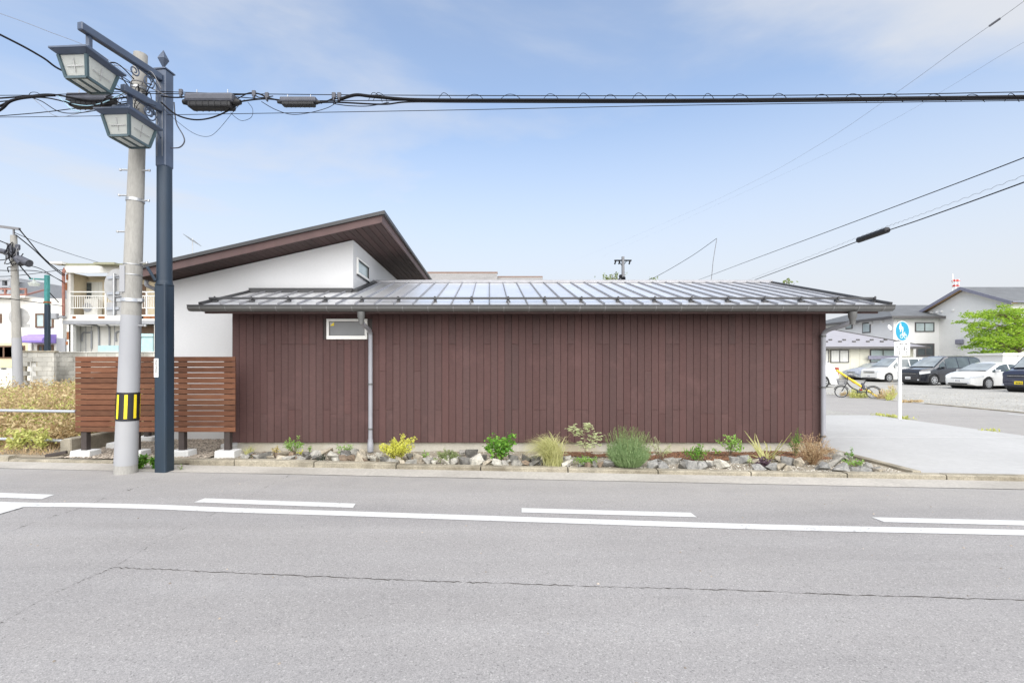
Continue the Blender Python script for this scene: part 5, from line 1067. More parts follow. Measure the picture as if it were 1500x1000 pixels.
cable('guy_wire', [(1050,349,YH),(1010,377,YH+1),(955,408,YH+2),(930,412,YH+3),(905,414,YH+4)], .016, 'sagging wire from the slender leaning mast down to the roof ridge')
def twig_tree(px, py, wd, ht, Y, label, seed, n=50):
    r_ = random.Random(seed); base = P(px,py+60,Y); base.z = 0; top = P(px,py,Y); t_ = thing('far_tree',label,'tree',base); tr = MB(); lf = MB(); tr.tube([base,base.lerp(top,.6),top-Vector((0,0,.3))],[.14,.08,.03],6)
    for i in range(n):
        a = top+Vector((r_.gauss(0,wd*Y/F*.3),r_.gauss(0,.4),r_.uniform(-1.6,0)*ht*Y/F*.8)); tr.tube([top-Vector((0,0,1.2)),a],.012,4,False)
        for j in range(5): lf.leaf(a+rv(r_,.12), rv(r_), rv(r_), .22, .13)
    tr.build('trunk', M['bark'], t_, recalc=False); lf.build('crown', M['leaf_olive'], t_, recalc=False)
twig_tree(898,402,34,14,41,'sparse far tree top beside the far utility pole',71,40); twig_tree(1150,411,16,8,30,'sparse tree tip peeping over the right end of the metal ridge',72,9); twig_tree(955,408,10,6,41,'tiny far tree tip right of the far utility pole',73,14)
# ================================================================== background, right
plain('siding_white', (.76,.755,.735), .8, var=.03, scale=1.2, fine=.04, bmp=.1); plain('siding_cream', (.66,.64,.53), .8, var=.04, scale=1.2); plain('tile_dark', (.115,.12,.125), .7, var=.15, scale=1.5, fine=.2); plain('tile_pale', (.27,.265,.29), .6, var=.06, scale=2, fine=.08, stretch=(1,1,4))
plain('verge_blue', (.20,.20,.26), .5); plain('soffit_tan', (.42,.27,.14), .7); plain('frame_dark', (.09,.085,.085), .5)
# white gable house: gable end faces the street, ridge runs to the right
gh = thing('gable_house','white two-storey gable house with blue-grey roof edge behind the maple','house',(48,45,0))
GX, GY0, GY1, GE, GP = 44.2, 41.0, 48.8, 6.62, 8.40; GM = (GY0+GY1)/2
b = MB(); b.prism([(GX,GY0,0),(GX,GY1,0),(GX,GY1,GE),(GX,GM,GP-.12),(GX,GY0,GE)], (16,0,0)); gw = b.build('wall', M['siding_white'], gh)
for s, ye in ((-1,GY0-.55),(1,GY1+.55)):
    ze = GE-.10; b = MB(); b.prism([(GX-.5,ye,ze),(GX-.5,GM,GP),(GX-.5,GM,GP+.12),(GX-.5,ye,ze+.12)], (17,0,0)); rf = b.build('roof', M['tile_dark'], gh)
    b = MB(); b.prism([(GX-.54,ye,ze-.16),(GX-.54,GM,GP-.16),(GX-.54,GM,GP+.14),(GX-.54,ye,ze+.14)], (.035,0,0)); b.build('verge_board', M['verge_blue'], rf)
    b = MB(); b.prism([(GX-.50,ye,ze-.06),(GX-.50,GM,GP-.06),(GX-.50,GM,GP-.003),(GX-.50,ye,ze-.003)], (.5,0,0)); b.build('soffit', M['soffit_tan'], rf)
b = MB(); b.box(GX-.5,GX+16,GY0-.66,GY0-.54,GE-.08,GE+.03); b.build('gutter', M['verge_blue'], gh)
sx_ = lambda px: GX*F/(px-CX)                       # depth on the gable end
for px, py in ((1364,458),(1372,457.5),(1379,456.5),(1396,454.5),(1372,498)):
    Y = sx_(px); b = MB(); b.lathe((GX,Y,Z_(py,Y)),[(.13,0),(.13,.08),(.07,.12)],10,Matrix.Rotation(R(-90),3,'Y')); b.build('wall_vent', M['siding_white'], gw, smooth='auto')
Y = sx_(1408); b = MB(); b.box(GX-.35,GX-.002,Y-.3,Y+.3,Z_(504,Y),Z_(497,Y)); b.build('vent_hood', M['verge_blue'], gw, bevel=.06)
Y = sx_(1467); b = MB(); b.box(GX-.1,GX-.002,Y-.3,Y+.3,Z_(453,Y),Z_(447,Y)); b.build('meter_box', M['siding_white'], gw, bevel=.03)
b = MB(); b.tube([(GX-.1,GY0+.12,0),(GX-.1,GY0+.12,GE-.1)],.05,8); b.build('downpipe', M['siding_white'], gw)
# dark hipped house behind
dh = thing('hip_house','two-storey pale house with dark hipped roof behind the low house','house',(43,50,0)); DX, DY, DZ = 39.7, 47.5, 6.0
b = MB(); b.box(DX,DX+14,DY,DY+12.5,0,DZ); dwl = b.build('wall', M['siding_white'], dh)
b = MB(); e = .6; x0,x1,y0,y1 = DX-e,DX+14+e,DY-e,DY+12.5+e; rzv = 7.75; b.add([(x0,y0,DZ),(x1,y0,DZ),(x1,y1,DZ),(x0,y1,DZ),(DX+3.3,DY+5,rzv),(DX+10,DY+5,rzv),(x0,y0,DZ-.16),(x1,y0,DZ-.16),(x1,y1,DZ-.16),(x0,y1,DZ-.16)], [(0,1,5,4),(1,2,5),(2,3,4,5),(3,0,4),(0,6,7,1),(1,7,8,2),(2,8,9,3),(3,9,6,0),(6,9,8,7)]); rf = b.build('roof', M['tile_dark'], dh)
b = MB(); b.box(x0-.1,x0-.002,y0-.1,y1,DZ-.2,DZ+.02); b.box(x0-.002,x1,y0-.1,y0-.002,DZ-.2,DZ+.02); b.build('gutter', M['frame_dark'], rf)
sy_ = lambda px: DX*F/(px-CX)
for px, py, a, c_ in ((1269.5,480,.55,.55),(1244,478,.5,.3)):
    Y = sy_(px); b = MB(); b.box(DX-.05,DX-.002,Y-a,Y+a,Z_(py,Y)-c_,Z_(py,Y)+c_); q = b.build('window', M['frame_dark'], dwl); b = MB(); b.box(DX-.06,DX-.051,Y-a+.12,Y+a-.12,Z_(py,Y)-c_+.12,Z_(py,Y)+c_-.12); b.build('pane', M['glass_pale'], q)
for px, py in ((1277,473),(1255,474),(1293,471)): Y = sy_(px); b = MB(); b.box(DX-.2,DX-.002,Y-.12,Y+.12,Z_(py,Y)-.12,Z_(py,Y)+.12); b.build('vent', M['siding_white'], dwl)
window_(dh, 1340, 1368, 472, 486, DY, gl='glass_pale', fr='frame_dark', mull=1, fwd=.09); window_(dh, 1342, 1368, 503, 522, DY, gl='glass_dark', fr='frame_dark', mull=1, fwd=.14)
dsh = thing('satellite_dish','white satellite dish on the corner of the dark hipped house','satellite dish',P(1303,480,46.9)); b = MB(); b.lathe(P(1302,480,46.6),[(.04,0),(.24,.05),(.27,.09),(.25,.09),(.04,.03)],20,Matrix.Rotation(R(70),3,'X')@Matrix.Rotation(R(20),3,'Y')); b.build('dish', M['sign_white'], dsh, smooth='auto'); b = MB(); b.tube([P(1303,481,46.7),P(1306,485,47.5)],.04,6); b.build('arm', M['steel'], dsh)
# low house
lh = thing('low_house','single-storey cream house with pale lilac metal roof behind the parked cars','house',(34,44,0)); LY, LX1, LE = 43.0, X_(1338,43.0), 2.88
b = MB(); b.box(LX1-16,LX1,LY,LY+8,0,LE); lwl = b.build('wall', M['siding_cream'], lh)
b = MB(); e = .75; x0,x1,y0,y1 = LX1-16-e,LX1+e,LY-e,LY+8+e; zr_ = 5.25
b.add([(x0,y0,LE),(x1,y0,LE),(x1,y1,LE),(x0,y1,LE),(x0+4.75,LY+4,zr_),(x1-8.2,LY+4,zr_),(x0,y0,LE-.14),(x1,y0,LE-.14),(x1,y1,LE-.14),(x0,y1,LE-.14)], [(0,1,5,4),(1,2,5),(2,3,4,5),(3,0,4),(0,6,7,1),(1,7,8,2),(2,8,9,3),(3,9,6,0),(6,9,8,7)]); rf = b.build('roof', M['tile_pale'], lh)
b = MB(); b.box(x0,x1+.05,y0-.09,y0-.002,LE-.16,LE+.02); b.build('gutter', M['frame_dark'], rf); b = MB(); b.bar((x1,y0,LE+.03),(x1-8.2,LY+4,zr_+.03),.12,.06); b.build('hip_cap', M['frame_dark'], rf)
for k in range(24):
    xx = x1-2.2-k*.62; row = k%2; y = y0+.9+row*.35; z = LE+(zr_-LE)*(y-y0)/(LY+4-y0); b = MB(); b.obox((xx,y,z+.06),(.26,.12,.12)); b.build('snow_stop', M['frame_dark'], rf)
window_(lh, 1216, 1243, 512, 531, LY, gl='curtain', fr='frame_dark', mull=1, fwd=.07); window_(lh, 1200, 1214, 512, 531, LY, gl='curtain', fr='frame_dark', mull=1, fwd=.07); window_(lh, 1274, 1312, 511.5, 531, LY, gl='glass_pale', fr='frame_dark', mull=1, fwd=.08)
b = MB(); b.box(X_(1272,LY-.35),X_(1316,LY-.35),LY-.4,LY-.3,Z_(526,LY),Z_(521,LY)); b.build('window_rail', M['verge_blue'], lh)
for px in (1246,1260,1330): bx('pilaster', X_(px,LY)-.05, X_(px,LY)+.05, LY-.03, LY-.001, 0, LE-.15, 'siding_cream', lwl)
# white shed by the maple
YS = 36.0; sh = thing('garden_shed','small white flat-roofed shed beneath the maple','shed',(X_(1490,YS),YS,0)); bx('wall', X_(1469,YS), X_(1560,YS), YS, YS+2.5, 0, Z_(520,YS), 'siding_white', sh); bx('roof_slab', X_(1466,YS), X_(1565,YS), YS-.15, YS+2.7, Z_(520,YS)+.002, Z_(517,YS), 'white_frame', sh)
bx('door_joint', X_(1491,YS)-.02, X_(1491,YS)+.02, YS-.02, YS-.001, 0, Z_(521,YS), 'grey_panel', sh)
# red and white lattice mast far away
YX = 150.0; rm = thing('radio_mast','far red and white radio mast peeping over the gable house','mast',(X_(1400,YX),YX,0)); plain('mast_red', (.55,.05,.04), .6)
b = MB(); 
for dx,dy in ((-1,-1),(1,-1),(1,1),(-1,1)): b.bar((X_(1400,YX)+dx*.7,YX+dy*.7,0),(X_(1400,YX)+dx*.5,YX+dy*.5,Z_(409,YX)),.14,.14,Vector((0,1,0)))
b.build('lattice', M['sign_white'], rm)
for py, wd in ((410.5,2.4),(418,1.8)):
    for k in range(-2,3): b = MB(); b.obox(P(1400+k*wd*.7,py,YX),(.4,.4,.35 if k else .6)); b.build('antenna_panel', M['mast_red'], rm)
    bx('platform', X_(1400-1.7*wd,YX), X_(1400+1.7*wd,YX), YX-.6, YX+.6, Z_(py+1,YX)-.1, Z_(py+1,YX)+.1, 'mast_red', rm)
b = MB(); b.tube([P(1396,413,YX),P(1395.5,401,YX)],.12,5); b.build('whip', M['sign_white'], rm)
# maple tree
YMa = 39.0; mb_ = Vector((X_(1492,YMa),YMa,0)); mt_ = thing('maple_tree','bright yellow-green layered maple tree in front of the gable house','tree',mb_); r_ = random.Random(81); tr = MB(); lf = MB()
tk = smooth_path([mb_-Vector((0,0,.1)), mb_+Vector((-.2,0,1.6)), mb_+Vector((.1,0,3.2)), mb_+Vector((-.1,0,4.9))],5); tr.tube(tk,[.17-.13*i/(len(tk)-1) for i in range(len(tk))],8)
pads = [(1420,456,9,3),(1432,464,14,4),(1414,470,9,4),(1440,475,16,5),(1428,484,12,5),(1450,458,12,5),(1462,466,16,6),(1478,456,14,5),(1490,464,16,6),(1450,490,16,6),(1470,482,18,7),(1490,478,18,7),(1435,496,12,4),(1430,504,9,3),(1418,509,9,3),(1447,503,14,5),(1465,499,16,6),(1485,495,18,7),(1500,456,16,6),(1512,470,18,7),(1455,513,12,4),(1478,508,16,6),(1505,488,18,7),(1422,518.5,8,2.5),(1440,515,10,3),(1498,505,18,6),(1525,480,20,8),(1520,500,18,8),(1470,447,8,3),(1536,465,16,6)]
for px, py, w_, h_ in pads:
    for dpt in ((-1.2,.0,1.1) if w_ > 11 else (0,)):
        c_ = P(px,py,YMa+dpt)+rv(r_,.12); s = YMa/F; a = tk[int(len(tk)*min(.95,max(.25,(c_.z-.6)/5.2)))]; br = smooth_path([a,(a+c_)/2+Vector((0,0,.15))+rv(r_,.1),c_],4); tr.tube(br,[.045-.035*i/(len(br)-1) for i in range(len(br))],5,False)
        for j in range(int(5.5*w_)):
            aa = r_.uniform(0,6.28); k = math.sqrt(r_.random()); q = c_+Vector((math.cos(aa)*w_*s*k, math.sin(aa)*w_*s*k*.9, r_.gauss(0,h_*s*.42)-k*k*h_*s*.5))
            a0 = r_.uniform(0,6.28)
            for m_ in range(3): lf.leaf(q, Vector((math.cos(a0+(m_-1)*.9),math.sin(a0+(m_-1)*.9),r_.uniform(-.9,.3))), rv(r_)+Vector((0,-.5,.6)), .17*r_.uniform(.7,1.2), .08)
tr.build('trunk', M['bark'], mt_, recalc=False); lf.build('crown', M['leaf_maple'], mt_, recalc=False)
# ================================================================== cars (nose at local x = 0, tail towards +x)
def paint(name, col, rough=.28): 
    m_ = plain(name, col, rough, var=.02, scale=1, coat=1.0); return m_
paint('paint_white', (.74,.74,.72)); paint('paint_black', (.012,.013,.018), .2); paint('paint_navy', (.018,.022,.05), .25); paint('paint_silver', (.42,.45,.50), .3)
plain('car_glass', (.06,.075,.075), .03, var=.3, scale=2, spec=.9); plain('windscreen', (.27,.30,.31), .03, var=.3, scale=1.5, spec=1.0); plain('tyre', (.022,.022,.023), .85); plain('rim', (.55,.56,.57), .3, metal=.7); plain('lens', (.62,.64,.66), .12, var=.15, scale=20, spec=.8); plain('tail_red', (.28,.025,.02), .2); plain('chrome', (.6,.6,.62), .15, metal=.9); plain('plastic_black', (.02,.02,.021), .5); plain('cover_cloth', (.30,.33,.40), .8, var=.2)  # windscreen: reflected sky put into its pale base colour
def interp(tb, x):
    if x <= tb[0][0]: return tb[0][1]
    for (a,ya),(c_,yc) in zip(tb,tb[1:]):
        if x <= c_: u = (x-a)/(c_-a); return ya+(yc-ya)*u
    return tb[-1][1]
WHEELS = {}
def wheel(r_, w_=.20, spokes=7):
    key = (r_,spokes)
    if key in WHEELS: return WHEELS[key]
    Mx = Matrix.Rotation(R(90),3,'X'); b = MB(); b.lathe((0,0,0),[(r_*.66,-w_/2),(r_*.95,-w_/2),(r_,-w_/2+.03),(r_,w_/2-.03),(r_*.95,w_/2),(r_*.66,w_/2)],28,Mx); o1 = b.build('tyre', M['tyre'], None, smooth='auto')
    b = MB(); b.lathe((0,0,0),[(r_*.68,w_/2-.002),(r_*.68,w_/2+.006),(r_*.60,w_/2+.006),(r_*.59,w_/2-.03),(r_*.0+.01,w_/2-.04)],28,Mx)
    for k in range(spokes):
        a = k*2*math.pi/spokes; d = Vector((math.cos(a),0,math.sin(a))); b.bar(d*r_*.06+Vector((0,-w_/2-.004,0)), d*r_*.62+Vector((0,-w_/2-.004,0)), .05*r_/.32,.02,Vector((0,1,0)))
    b.lathe((0,0,0),[(r_*.16,w_/2-.01),(r_*.16,w_/2+.012)],12,Mx); o2 = b.build('rim', M['rim'], None, smooth='auto')
    b = MB(); b.lathe((0,0,0),[(r_*.665,-w_/2+.01),(r_*.665,w_/2-.045)],20,Mx); o3 = b.build('barrel', M['plastic_black'], None)
    out_ = []
    for o in (o1,o2,o3): out_.append((o.name.split('.')[0],o.data)); COL.objects.unlink(o)
    WHEELS[key] = out_; return out_
def car(label, body, loc, yaw, L, W, prof, belt, zbot, wr, axles, glass, shield, cat='car', spokes=7, lampz=(.62,.76), grille=True, plate='sign_white', backlight=None, nose=.72, tum=.16, side_trim=None, mesh_lamps=True, group='cars parked in the gravel lot', extra=None, intake=True, lampx=.62):
    t_ = thing('parked_car', label, cat, (0,0,0), group); hw0 = W/2
    def hw(x):
        r0, r1 = .75, .45
        if x < r0: return hw0*(nose+(1-nose)*math.sqrt(max(0,1-(1-x/r0)**2)))
        if x > L-r1: return hw0*(.86+.14*math.sqrt(max(0,1-((x-(L-r1))/r1)**2)))
        return hw0
    def sec(x):
        zt = interp(prof,x); h = hw(x); zb = zbot+max(0,.10*(1-x/.25))
        for a in axles:
            d = abs(x-a); ra = wr+.055
            if d < ra: zb = max(zb, wr+math.sqrt(ra*ra-d*d))
        ze = min(interp(belt,x), zt-.03); k = max(0,zt-ze); ht = h-.02-tum*max(0,k-.03)/.6
        zm = max(zb+.02, .50*ze+.16)
        zm = min(zm, ze-.01); zb = min(zb, zm-.01)
        r_ = min(.10,k*.8)
        return [(0,zb),(h*.90,zb),(h*.965,zb+.015),(h,zm),(h*.985,(zm+ze)/2),(h*.965,ze),(h*.965-(h*.965-ht)*.5,ze+(k-r_)*.5),(ht,zt-r_),(ht-.04,zt-r_*.35),(ht-.14,zt-.008),(ht*.5,zt+.006),(0,zt+.012)]
    xs_ = sorted({round(v_,3) for v_ in [L*i/46 for i in range(47)]+[q[0] for q in prof]+[0.02,.06,.12,.2,L-.03,L-.1]+[a+s*(wr+.055)*math.cos(R(g)) for a in axles for s in (-1,1) for g in (0,3,15,30,45,60,75,90)] if 0 <= v_ <= L})
    b = MB(); n = 12
    for x in xs_:
        s_ = sec(x); b.v += [Vector((x,-y,z)) for y,z in s_]+[Vector((x,y,z)) for y,z in s_[::-1][1:-1]]
    m_ = 22
    for i in range(len(xs_)-1):
        for k in range(m_): k2 = (k+1)%m_; b.f.append((i*m_+k,i*m_+k2,(i+1)*m_+k2,(i+1)*m_+k))
    b.f.append(tuple(range(m_))); b.f.append(tuple((len(xs_)-1)*m_+k for k in range(m_))[::-1])
    bd = b.build('body', M[body], t_, smooth='auto')
    def patch(name, mat, x0, x1, fn, nx=8, ny=4, par=bd):
        for s in (-1,1):
            b = MB()
            for i in range(nx+1):
                x = x0+(x1-x0)*i/nx
                for j in range(ny+1): y,z,dx = fn(x,j/ny,i/nx); b.v.append(Vector((x+dx,s*y,z)))
            for i in range(nx):
                for j in range(ny): b.f.append((i*(ny+1)+j,(i+1)*(ny+1)+j,(i+1)*(ny+1)+j+1,i*(ny+1)+j+1))
            b.build(name, M[mat], par, smooth=True, recalc=False)
    def sidefn(u0,u1):
        def f(x,u,v_):
            s_ = sec(x); q = u0+(u1-u0)*u
            (ya,za),(ym,zm),(yc,zc_) = s_[5],s_[6],s_[7]; q2 = q*2
            y,z = (ya+(ym-ya)*q2, za+(zm-za)*q2) if q < .5 else (ym+(yc-ym)*(q2-1), zm+(zc_-zm)*(q2-1))
            return y+.008,z,0
        return f
    for (a,c_) in glass: patch('side_window','car_glass',a,c_,sidefn(.08,.96))
    def across(name, mat, x0, x1, inset=.07, lift=.012, dxs=-.012):
        b = MB(); nx, ny = 8, 10
        for i in range(nx+1):
            x = x0+(x1-x0)*i/nx; s_ = sec(x); ht = s_[9][0]+.10-inset
            for j in range(ny+1):
                y = -ht+2*ht*j/ny; ay = abs(y); pts = s_[7:]
                z = pts[0][1]
                for (ya,za),(yb,zb) in zip(pts,pts[1:]):
                    if yb <= ay <= ya: z = za+(zb-za)*(ya-ay)/max(1e-6,ya-yb); break
                b.v.append(Vector((x+dxs,y,z+lift)))
        for i in range(nx):
            for j in range(ny): b.f.append((i*(ny+1)+j,(i+1)*(ny+1)+j,(i+1)*(ny+1)+j+1,i*(ny+1)+j+1))
        return b.build(name, M[mat], bd, smooth=True, recalc=False)
    across('windscreen','windscreen',*shield)
    b = MB(); x = shield[0]-.02; s_ = sec(x); b.bar((x-.03,-s_[9][0],s_[10][1]+.01),(x-.03,s_[9][0],s_[10][1]+.01),.06,.03); b.build('wiper_cowl', M['plastic_black'], bd)
    if backlight: across('rear_window','car_glass',*backlight,dxs=.012)
    # lamps sit on the rounded front corners
    def lampfn(z0,z1):
        def f(x,u,v_):
            h = hw(x); z = z0+(z1-z0)*u*(1-.35*v_)+.10*v_; return h+.006,z,-.004
        return f
    patch('headlight','lens',.012,lampx,lampfn(*lampz),8,3)
    tz = interp(belt,L); 
    for s in (-1,1):
        b = MB(); b.box(L-.22,L+.004,s*hw0*.86-.05,s*hw0*.86+.05,tz-.30,tz+.18); b.build('tail_light', M['tail_red'], bd, bevel=.03)
        q = sec(shield[0]+.45)[5]; b = MB(); b.obox((shield[0]+.42,s*(q[0]+.12),q[1]+.08),(.12,.20,.15)); b.bar((shield[0]+.45,s*(q[0]-.02),q[1]+.02),(shield[0]+.43,s*(q[0]+.10),q[1]+.05),.06,.04); b.build('mirror', M[body], bd, bevel=.03, seg=2)
    hn = hw(0); 
    if grille:
        for k in range(3): b = MB(); b.box(-.012,.02,-hn*.72,hn*.72,lampz[0]-.03+.055*k,lampz[0]-.03+.055*k+.03); b.build('grille_bar', M['chrome' if k == 1 else 'plastic_black'], bd, bevel=.006)
    else: b = MB(); b.box(-.012,.02,-hn*.62,hn*.62,lampz[0]+.02,lampz[0]+.045); b.build('grille_bar', M['plastic_black'], bd, bevel=.006)
    if intake: b = MB(); b.box(-.014,.02,-hn*.90,hn*.90,.25,.34); b.build('lower_intake', M['plastic_black'], bd, bevel=.02)
    for s in (-1,1): b = MB(); b.lathe((-.016,s*hn*.98,.36),[(.05,0),(.05,.03)],10,Matrix.Rotation(R(90),3,'Y')); b.build('fog_lamp', M['lens'], bd)
    b = MB(); b.box(-.022,-.012,-.17,.17,.40,.56); pl = b.build('licence_plate', M[plate], bd)
    b = MB(); [b.box(-.024,-.022,-.13+k*.065,-.09+k*.065,.43,.50) for k in range(4)]; b.build('plate_digits', M['ink'] if plate == 'yellow_paint' else M['verge_blue'], pl)
    b = MB(); b.bar((axles[0]+.5,-hw0-.004,.62),(axles[0]+.5,-hw0-.004,.64),.02,.01)
    if side_trim:
        for xd in side_trim: b = MB(); q = sec(xd)[4]; b.obox((xd,-q[0]-.012,q[1]+.06),(.20,.03,.035)); b.build('door_handle', M[body], bd, bevel=.01)
    b = MB(); b.box(.25,L-.2,-hw0*.82,hw0*.82,zbot-.03,zbot+.12); b.build('underbody', M['plastic_black'], t_)
    for a in axles:
        b = MB(); b.lathe((a,0,wr),[(wr+.05,-hw0+.06),(wr+.05,hw0-.06)],20,Matrix.Rotation(R(90),3,'X')); b.build('wheel_well', M['plastic_black'], t_)
        for s in (-1,1):
            wt = None
            for nm, me in wheel(wr,.2,spokes):
                o = bpy.data.objects.new('wheel' if nm == 'tyre' else nm, me); link(o, t_ if wt is None else wt)
                if wt is None: wt = o; o.location = (a,s*(hw0-.10),wr); o.rotation_euler = (0,0,0 if s < 0 else math.pi)
    if extra: extra(t_,bd,sec,hw0)
    t_.location = loc; t_.rotation_euler = (0,0,yaw); return t_
def place(px, py, yaw, ax, W):                          # front near wheel of the car stands at this pixel's ground point
    g = G(px,py,.01); off = Matrix.Rotation(yaw,3,'Z')@Vector((ax,-(W/2-.1),0)); return Vector((g.x,g.y,.010))-Vector((off.x,off.y,0))
VAN = dict(L=4.75, W=1.78, prof=[(0,.55),(.03,.86),(.12,.98),(.75,1.12),(.95,1.17),(1.85,1.80),(2.1,1.87),(3.2,1.91),(4.3,1.87),(4.6,1.80),(4.72,1.1),(4.75,.6)], belt=[(0,.9),(.9,1.06),(2,1.08),(4.75,1.12)], zbot=.20, wr=.335, axles=(.86,3.72), glass=[(1.28,1.70),(1.78,2.72),(2.80,3.62),(3.70,4.50)], shield=(.98,1.88), backlight=(4.61,4.71), lampz=(.72,.90), side_trim=(2.5,2.95))
BIG = dict(VAN, L=4.93, W=1.85, prof=[(0,.58),(.03,.92),(.14,1.04),(.85,1.16),(1.05,1.20),(2.0,1.84),(2.3,1.92),(3.4,1.96),(4.45,1.90),(4.8,1.78),(4.9,1.1),(4.93,.6)], axles=(.93,3.93), wr=.345, glass=[(1.40,1.85),(1.93,2.85),(2.93,3.80),(3.88,4.65)], shield=(1.08,2.02), backlight=(4.81,4.89))
HAT = dict(L=4.46, W=1.76, prof=[(0,.50),(.03,.66),(.12,.75),(.60,.92),(1.00,1.02),(1.9,1.44),(2.25,1.52),(2.6,1.53),(3.3,1.44),(4.1,1.16),(4.38,1.04),(4.46,.6)], belt=[(0,.72),(.6,.86),(1.1,.93),(2.5,.97),(4.46,1.02)], zbot=.19, wr=.325, axles=(.93,3.63), glass=[(1.22,1.50),(1.56,2.45),(2.53,3.30)], shield=(1.02,1.95), backlight=(3.35,4.12), lampz=(.60,.72), grille=False, spokes=10, side_trim=(2.3,), nose=.62, tum=.20)
SED = dict(HAT, L=4.6, prof=[(0,.5),(.03,.68),(.15,.78),(.8,.93),(1.25,1.0),(2.0,1.42),(2.4,1.49),(3.0,1.48),(3.7,1.22),(4.1,1.06),(4.55,1.02),(4.6,.6)], backlight=(3.05,3.7), spokes=7, grille=True)
KEI = dict(VAN, L=3.4, W=1.48, prof=[(0,.62),(.03,.98),(.10,1.08),(.42,1.16),(.55,1.20),(1.05,1.82),(1.25,1.88),(2.2,1.91),(3.1,1.88),(3.32,1.80),(3.38,1.1),(3.4,.6)], belt=[(0,.98),(.5,1.10),(3.4,1.12)], axles=(.58,2.86), wr=.28, glass=[(.72,1.0),(1.06,1.75),(1.82,2.5),(2.57,3.2)], shield=(.58,1.06), backlight=(3.33,3.37), lampz=(.78,.97), nose=.9, plate='yellow_paint', side_trim=(1.6,1.95), lampx=.22)
y_ = R(9)
car('white low hatchback parked between the black minivan and dark kei van','paint_white',place(1445.5,570,R(10),HAT['axles'][0],HAT['W']),R(10),**HAT)
car('black minivan parked between the white van and white hatchback','paint_black',place(1366.5,564.3,R(9),BIG['axles'][0],BIG['W']),R(9),**BIG)
car('white minivan parked left of the black minivan','paint_white',place(1301,559.5,R(8),VAN['axles'][0],VAN['W']),R(8),**VAN)
car('dark navy kei van with yellow licence plate','paint_navy',place(1530,575.5,R(10),KEI['axles'][0],KEI['W']),R(10),cat='van',**KEI)
def draped(t_,bd,sec,hw0):                              # a grey sheet tied over the bonnet
    b = MB(); r_ = random.Random(5)
    for i in range(9):
        x = .0+1.3*i/8
        for j in range(9): y = -hw0-.03+(2*hw0+.06)*j/8; sc_ = sec(x); z = sc_[11][1]+.03-.25*max(0,abs(j-4)/4-.7); b.v.append(Vector((x-.03,y,z+r_.uniform(0,.02))))
    for i in range(8):
        for j in range(8): b.f.append((i*9+j,(i+1)*9+j,(i+1)*9+j+1,i*9+j+1))
    b.build('bonnet_cover', M['cover_cloth'], t_, smooth=True, recalc=False)
car('silver sedan with grey sheet over its bonnet left of the white minivan','paint_silver',place(1272,556.5,R(8),SED['axles'][0],SED['W']),R(8),extra=draped,**SED)
car('pale white sedan farthest back in the gravel lot','paint_white',place(1243,553.0,R(8),SED['axles'][0],SED['W']),R(8),**SED)
# car by the street whose tail shows past the house corner
SUV = dict(SED, prof=[(0,.6),(.03,.8),(.15,.9),(.9,1.05),(1.2,1.1),(1.9,1.55),(2.3,1.63),(3.4,1.62),(4.1,1.52),(4.42,1.10),(4.55,1.02),(4.6,.6)], backlight=(4.12,4.40))
def rear(t_,bd,sec,hw0):
    b = MB(); b.box(4.42,4.64,-hw0*.88,hw0*.88,.34,.62); b.build('rear_bumper', M['plastic_black'], t_, bevel=.05)
    b = MB(); b.box(4.45,4.615,-hw0*.84,hw0*.84,.94,1.02); b.build('tail_light', M['tail_red'], t_, bevel=.02)
g = G(1208,567.5,.01); car('white car parked by the street with red tail light showing past the house corner','paint_white',Vector((g.x-3.75,g.y+.78,.010)),R(0),extra=rear,**SUV)
# ================================================================== bicycle and guy guard
bg_ = G(1236,582); bb = G(1275,583); bk = thing('bicycle','small-wheeled black utility bicycle with front basket by the street edge','bicycle',(bg_+bb)/2)
fwd_ = (bg_-bb); fwd_.z = 0; wb_ = fwd_.length; fwd_.normalize(); rB = .245; C = (bg_+bb)/2; rear_ = C-fwd_*.55+Vector((0,0,rB)); front_ = C+fwd_*.55+Vector((0,0,rB)); sideB = Vector((-fwd_.y,fwd_.x,0)); upv = Vector((0,0,1))
Wm = Matrix((fwd_,upv,sideB)).transposed()
for c_ in (rear_,front_):
    b = MB(); b.tube([c_+Wm@Vector((math.cos(a)*rB,math.sin(a)*rB,0))*.93 for a in [i/28*2*math.pi for i in range(29)]],.020,8,False); wq = b.build('wheel', M['tyre'], bk, smooth=True)
    b = MB(); b.tube([c_+Wm@Vector((math.cos(a)*rB,math.sin(a)*rB,0))*.84 for a in [i/28*2*math.pi for i in range(29)]],.008,6,False); b.build('rim', M['rim'], wq, smooth=True)
    b = MB(); 
    for k in range(14): a = k/14*2*math.pi; b.tube([c_,c_+Wm@Vector((math.cos(a),math.sin(a),0))*rB*.84],.0025,4,False)
    b.tube([c_-sideB*.05,c_+sideB*.05],.025,10); b.build('spokes', M['rim'], wq)
    b = MB(); pts = [c_+Wm@Vector((math.cos(a)*(rB+.03),math.sin(a)*(rB+.03),0)) for a in [R(20+i*8) for i in range(18)]]; b.tube(pts,.016,6); b.build('mudguard', M['plastic_black'], bk, smooth=True)
bbk = C-fwd_*.10+upv*.27; seat = C-fwd_*.30+upv*.82; head = C+fwd_*.36+upv*.72
b = MB(); b.tube(smooth_path([head-upv*.05,C+fwd_*.2+upv*.45,bbk],6),.027,8); b.tube([bbk,seat-upv*.08],.020,8); b.tube([bbk,rear_],.014,6); b.tube([seat-upv*.3,rear_],.012,6); b.tube([head+upv*.22-fwd_*.05,head-upv*.12,front_],.018,8); b.build('frame', M['plastic_black'], bk, smooth='auto')
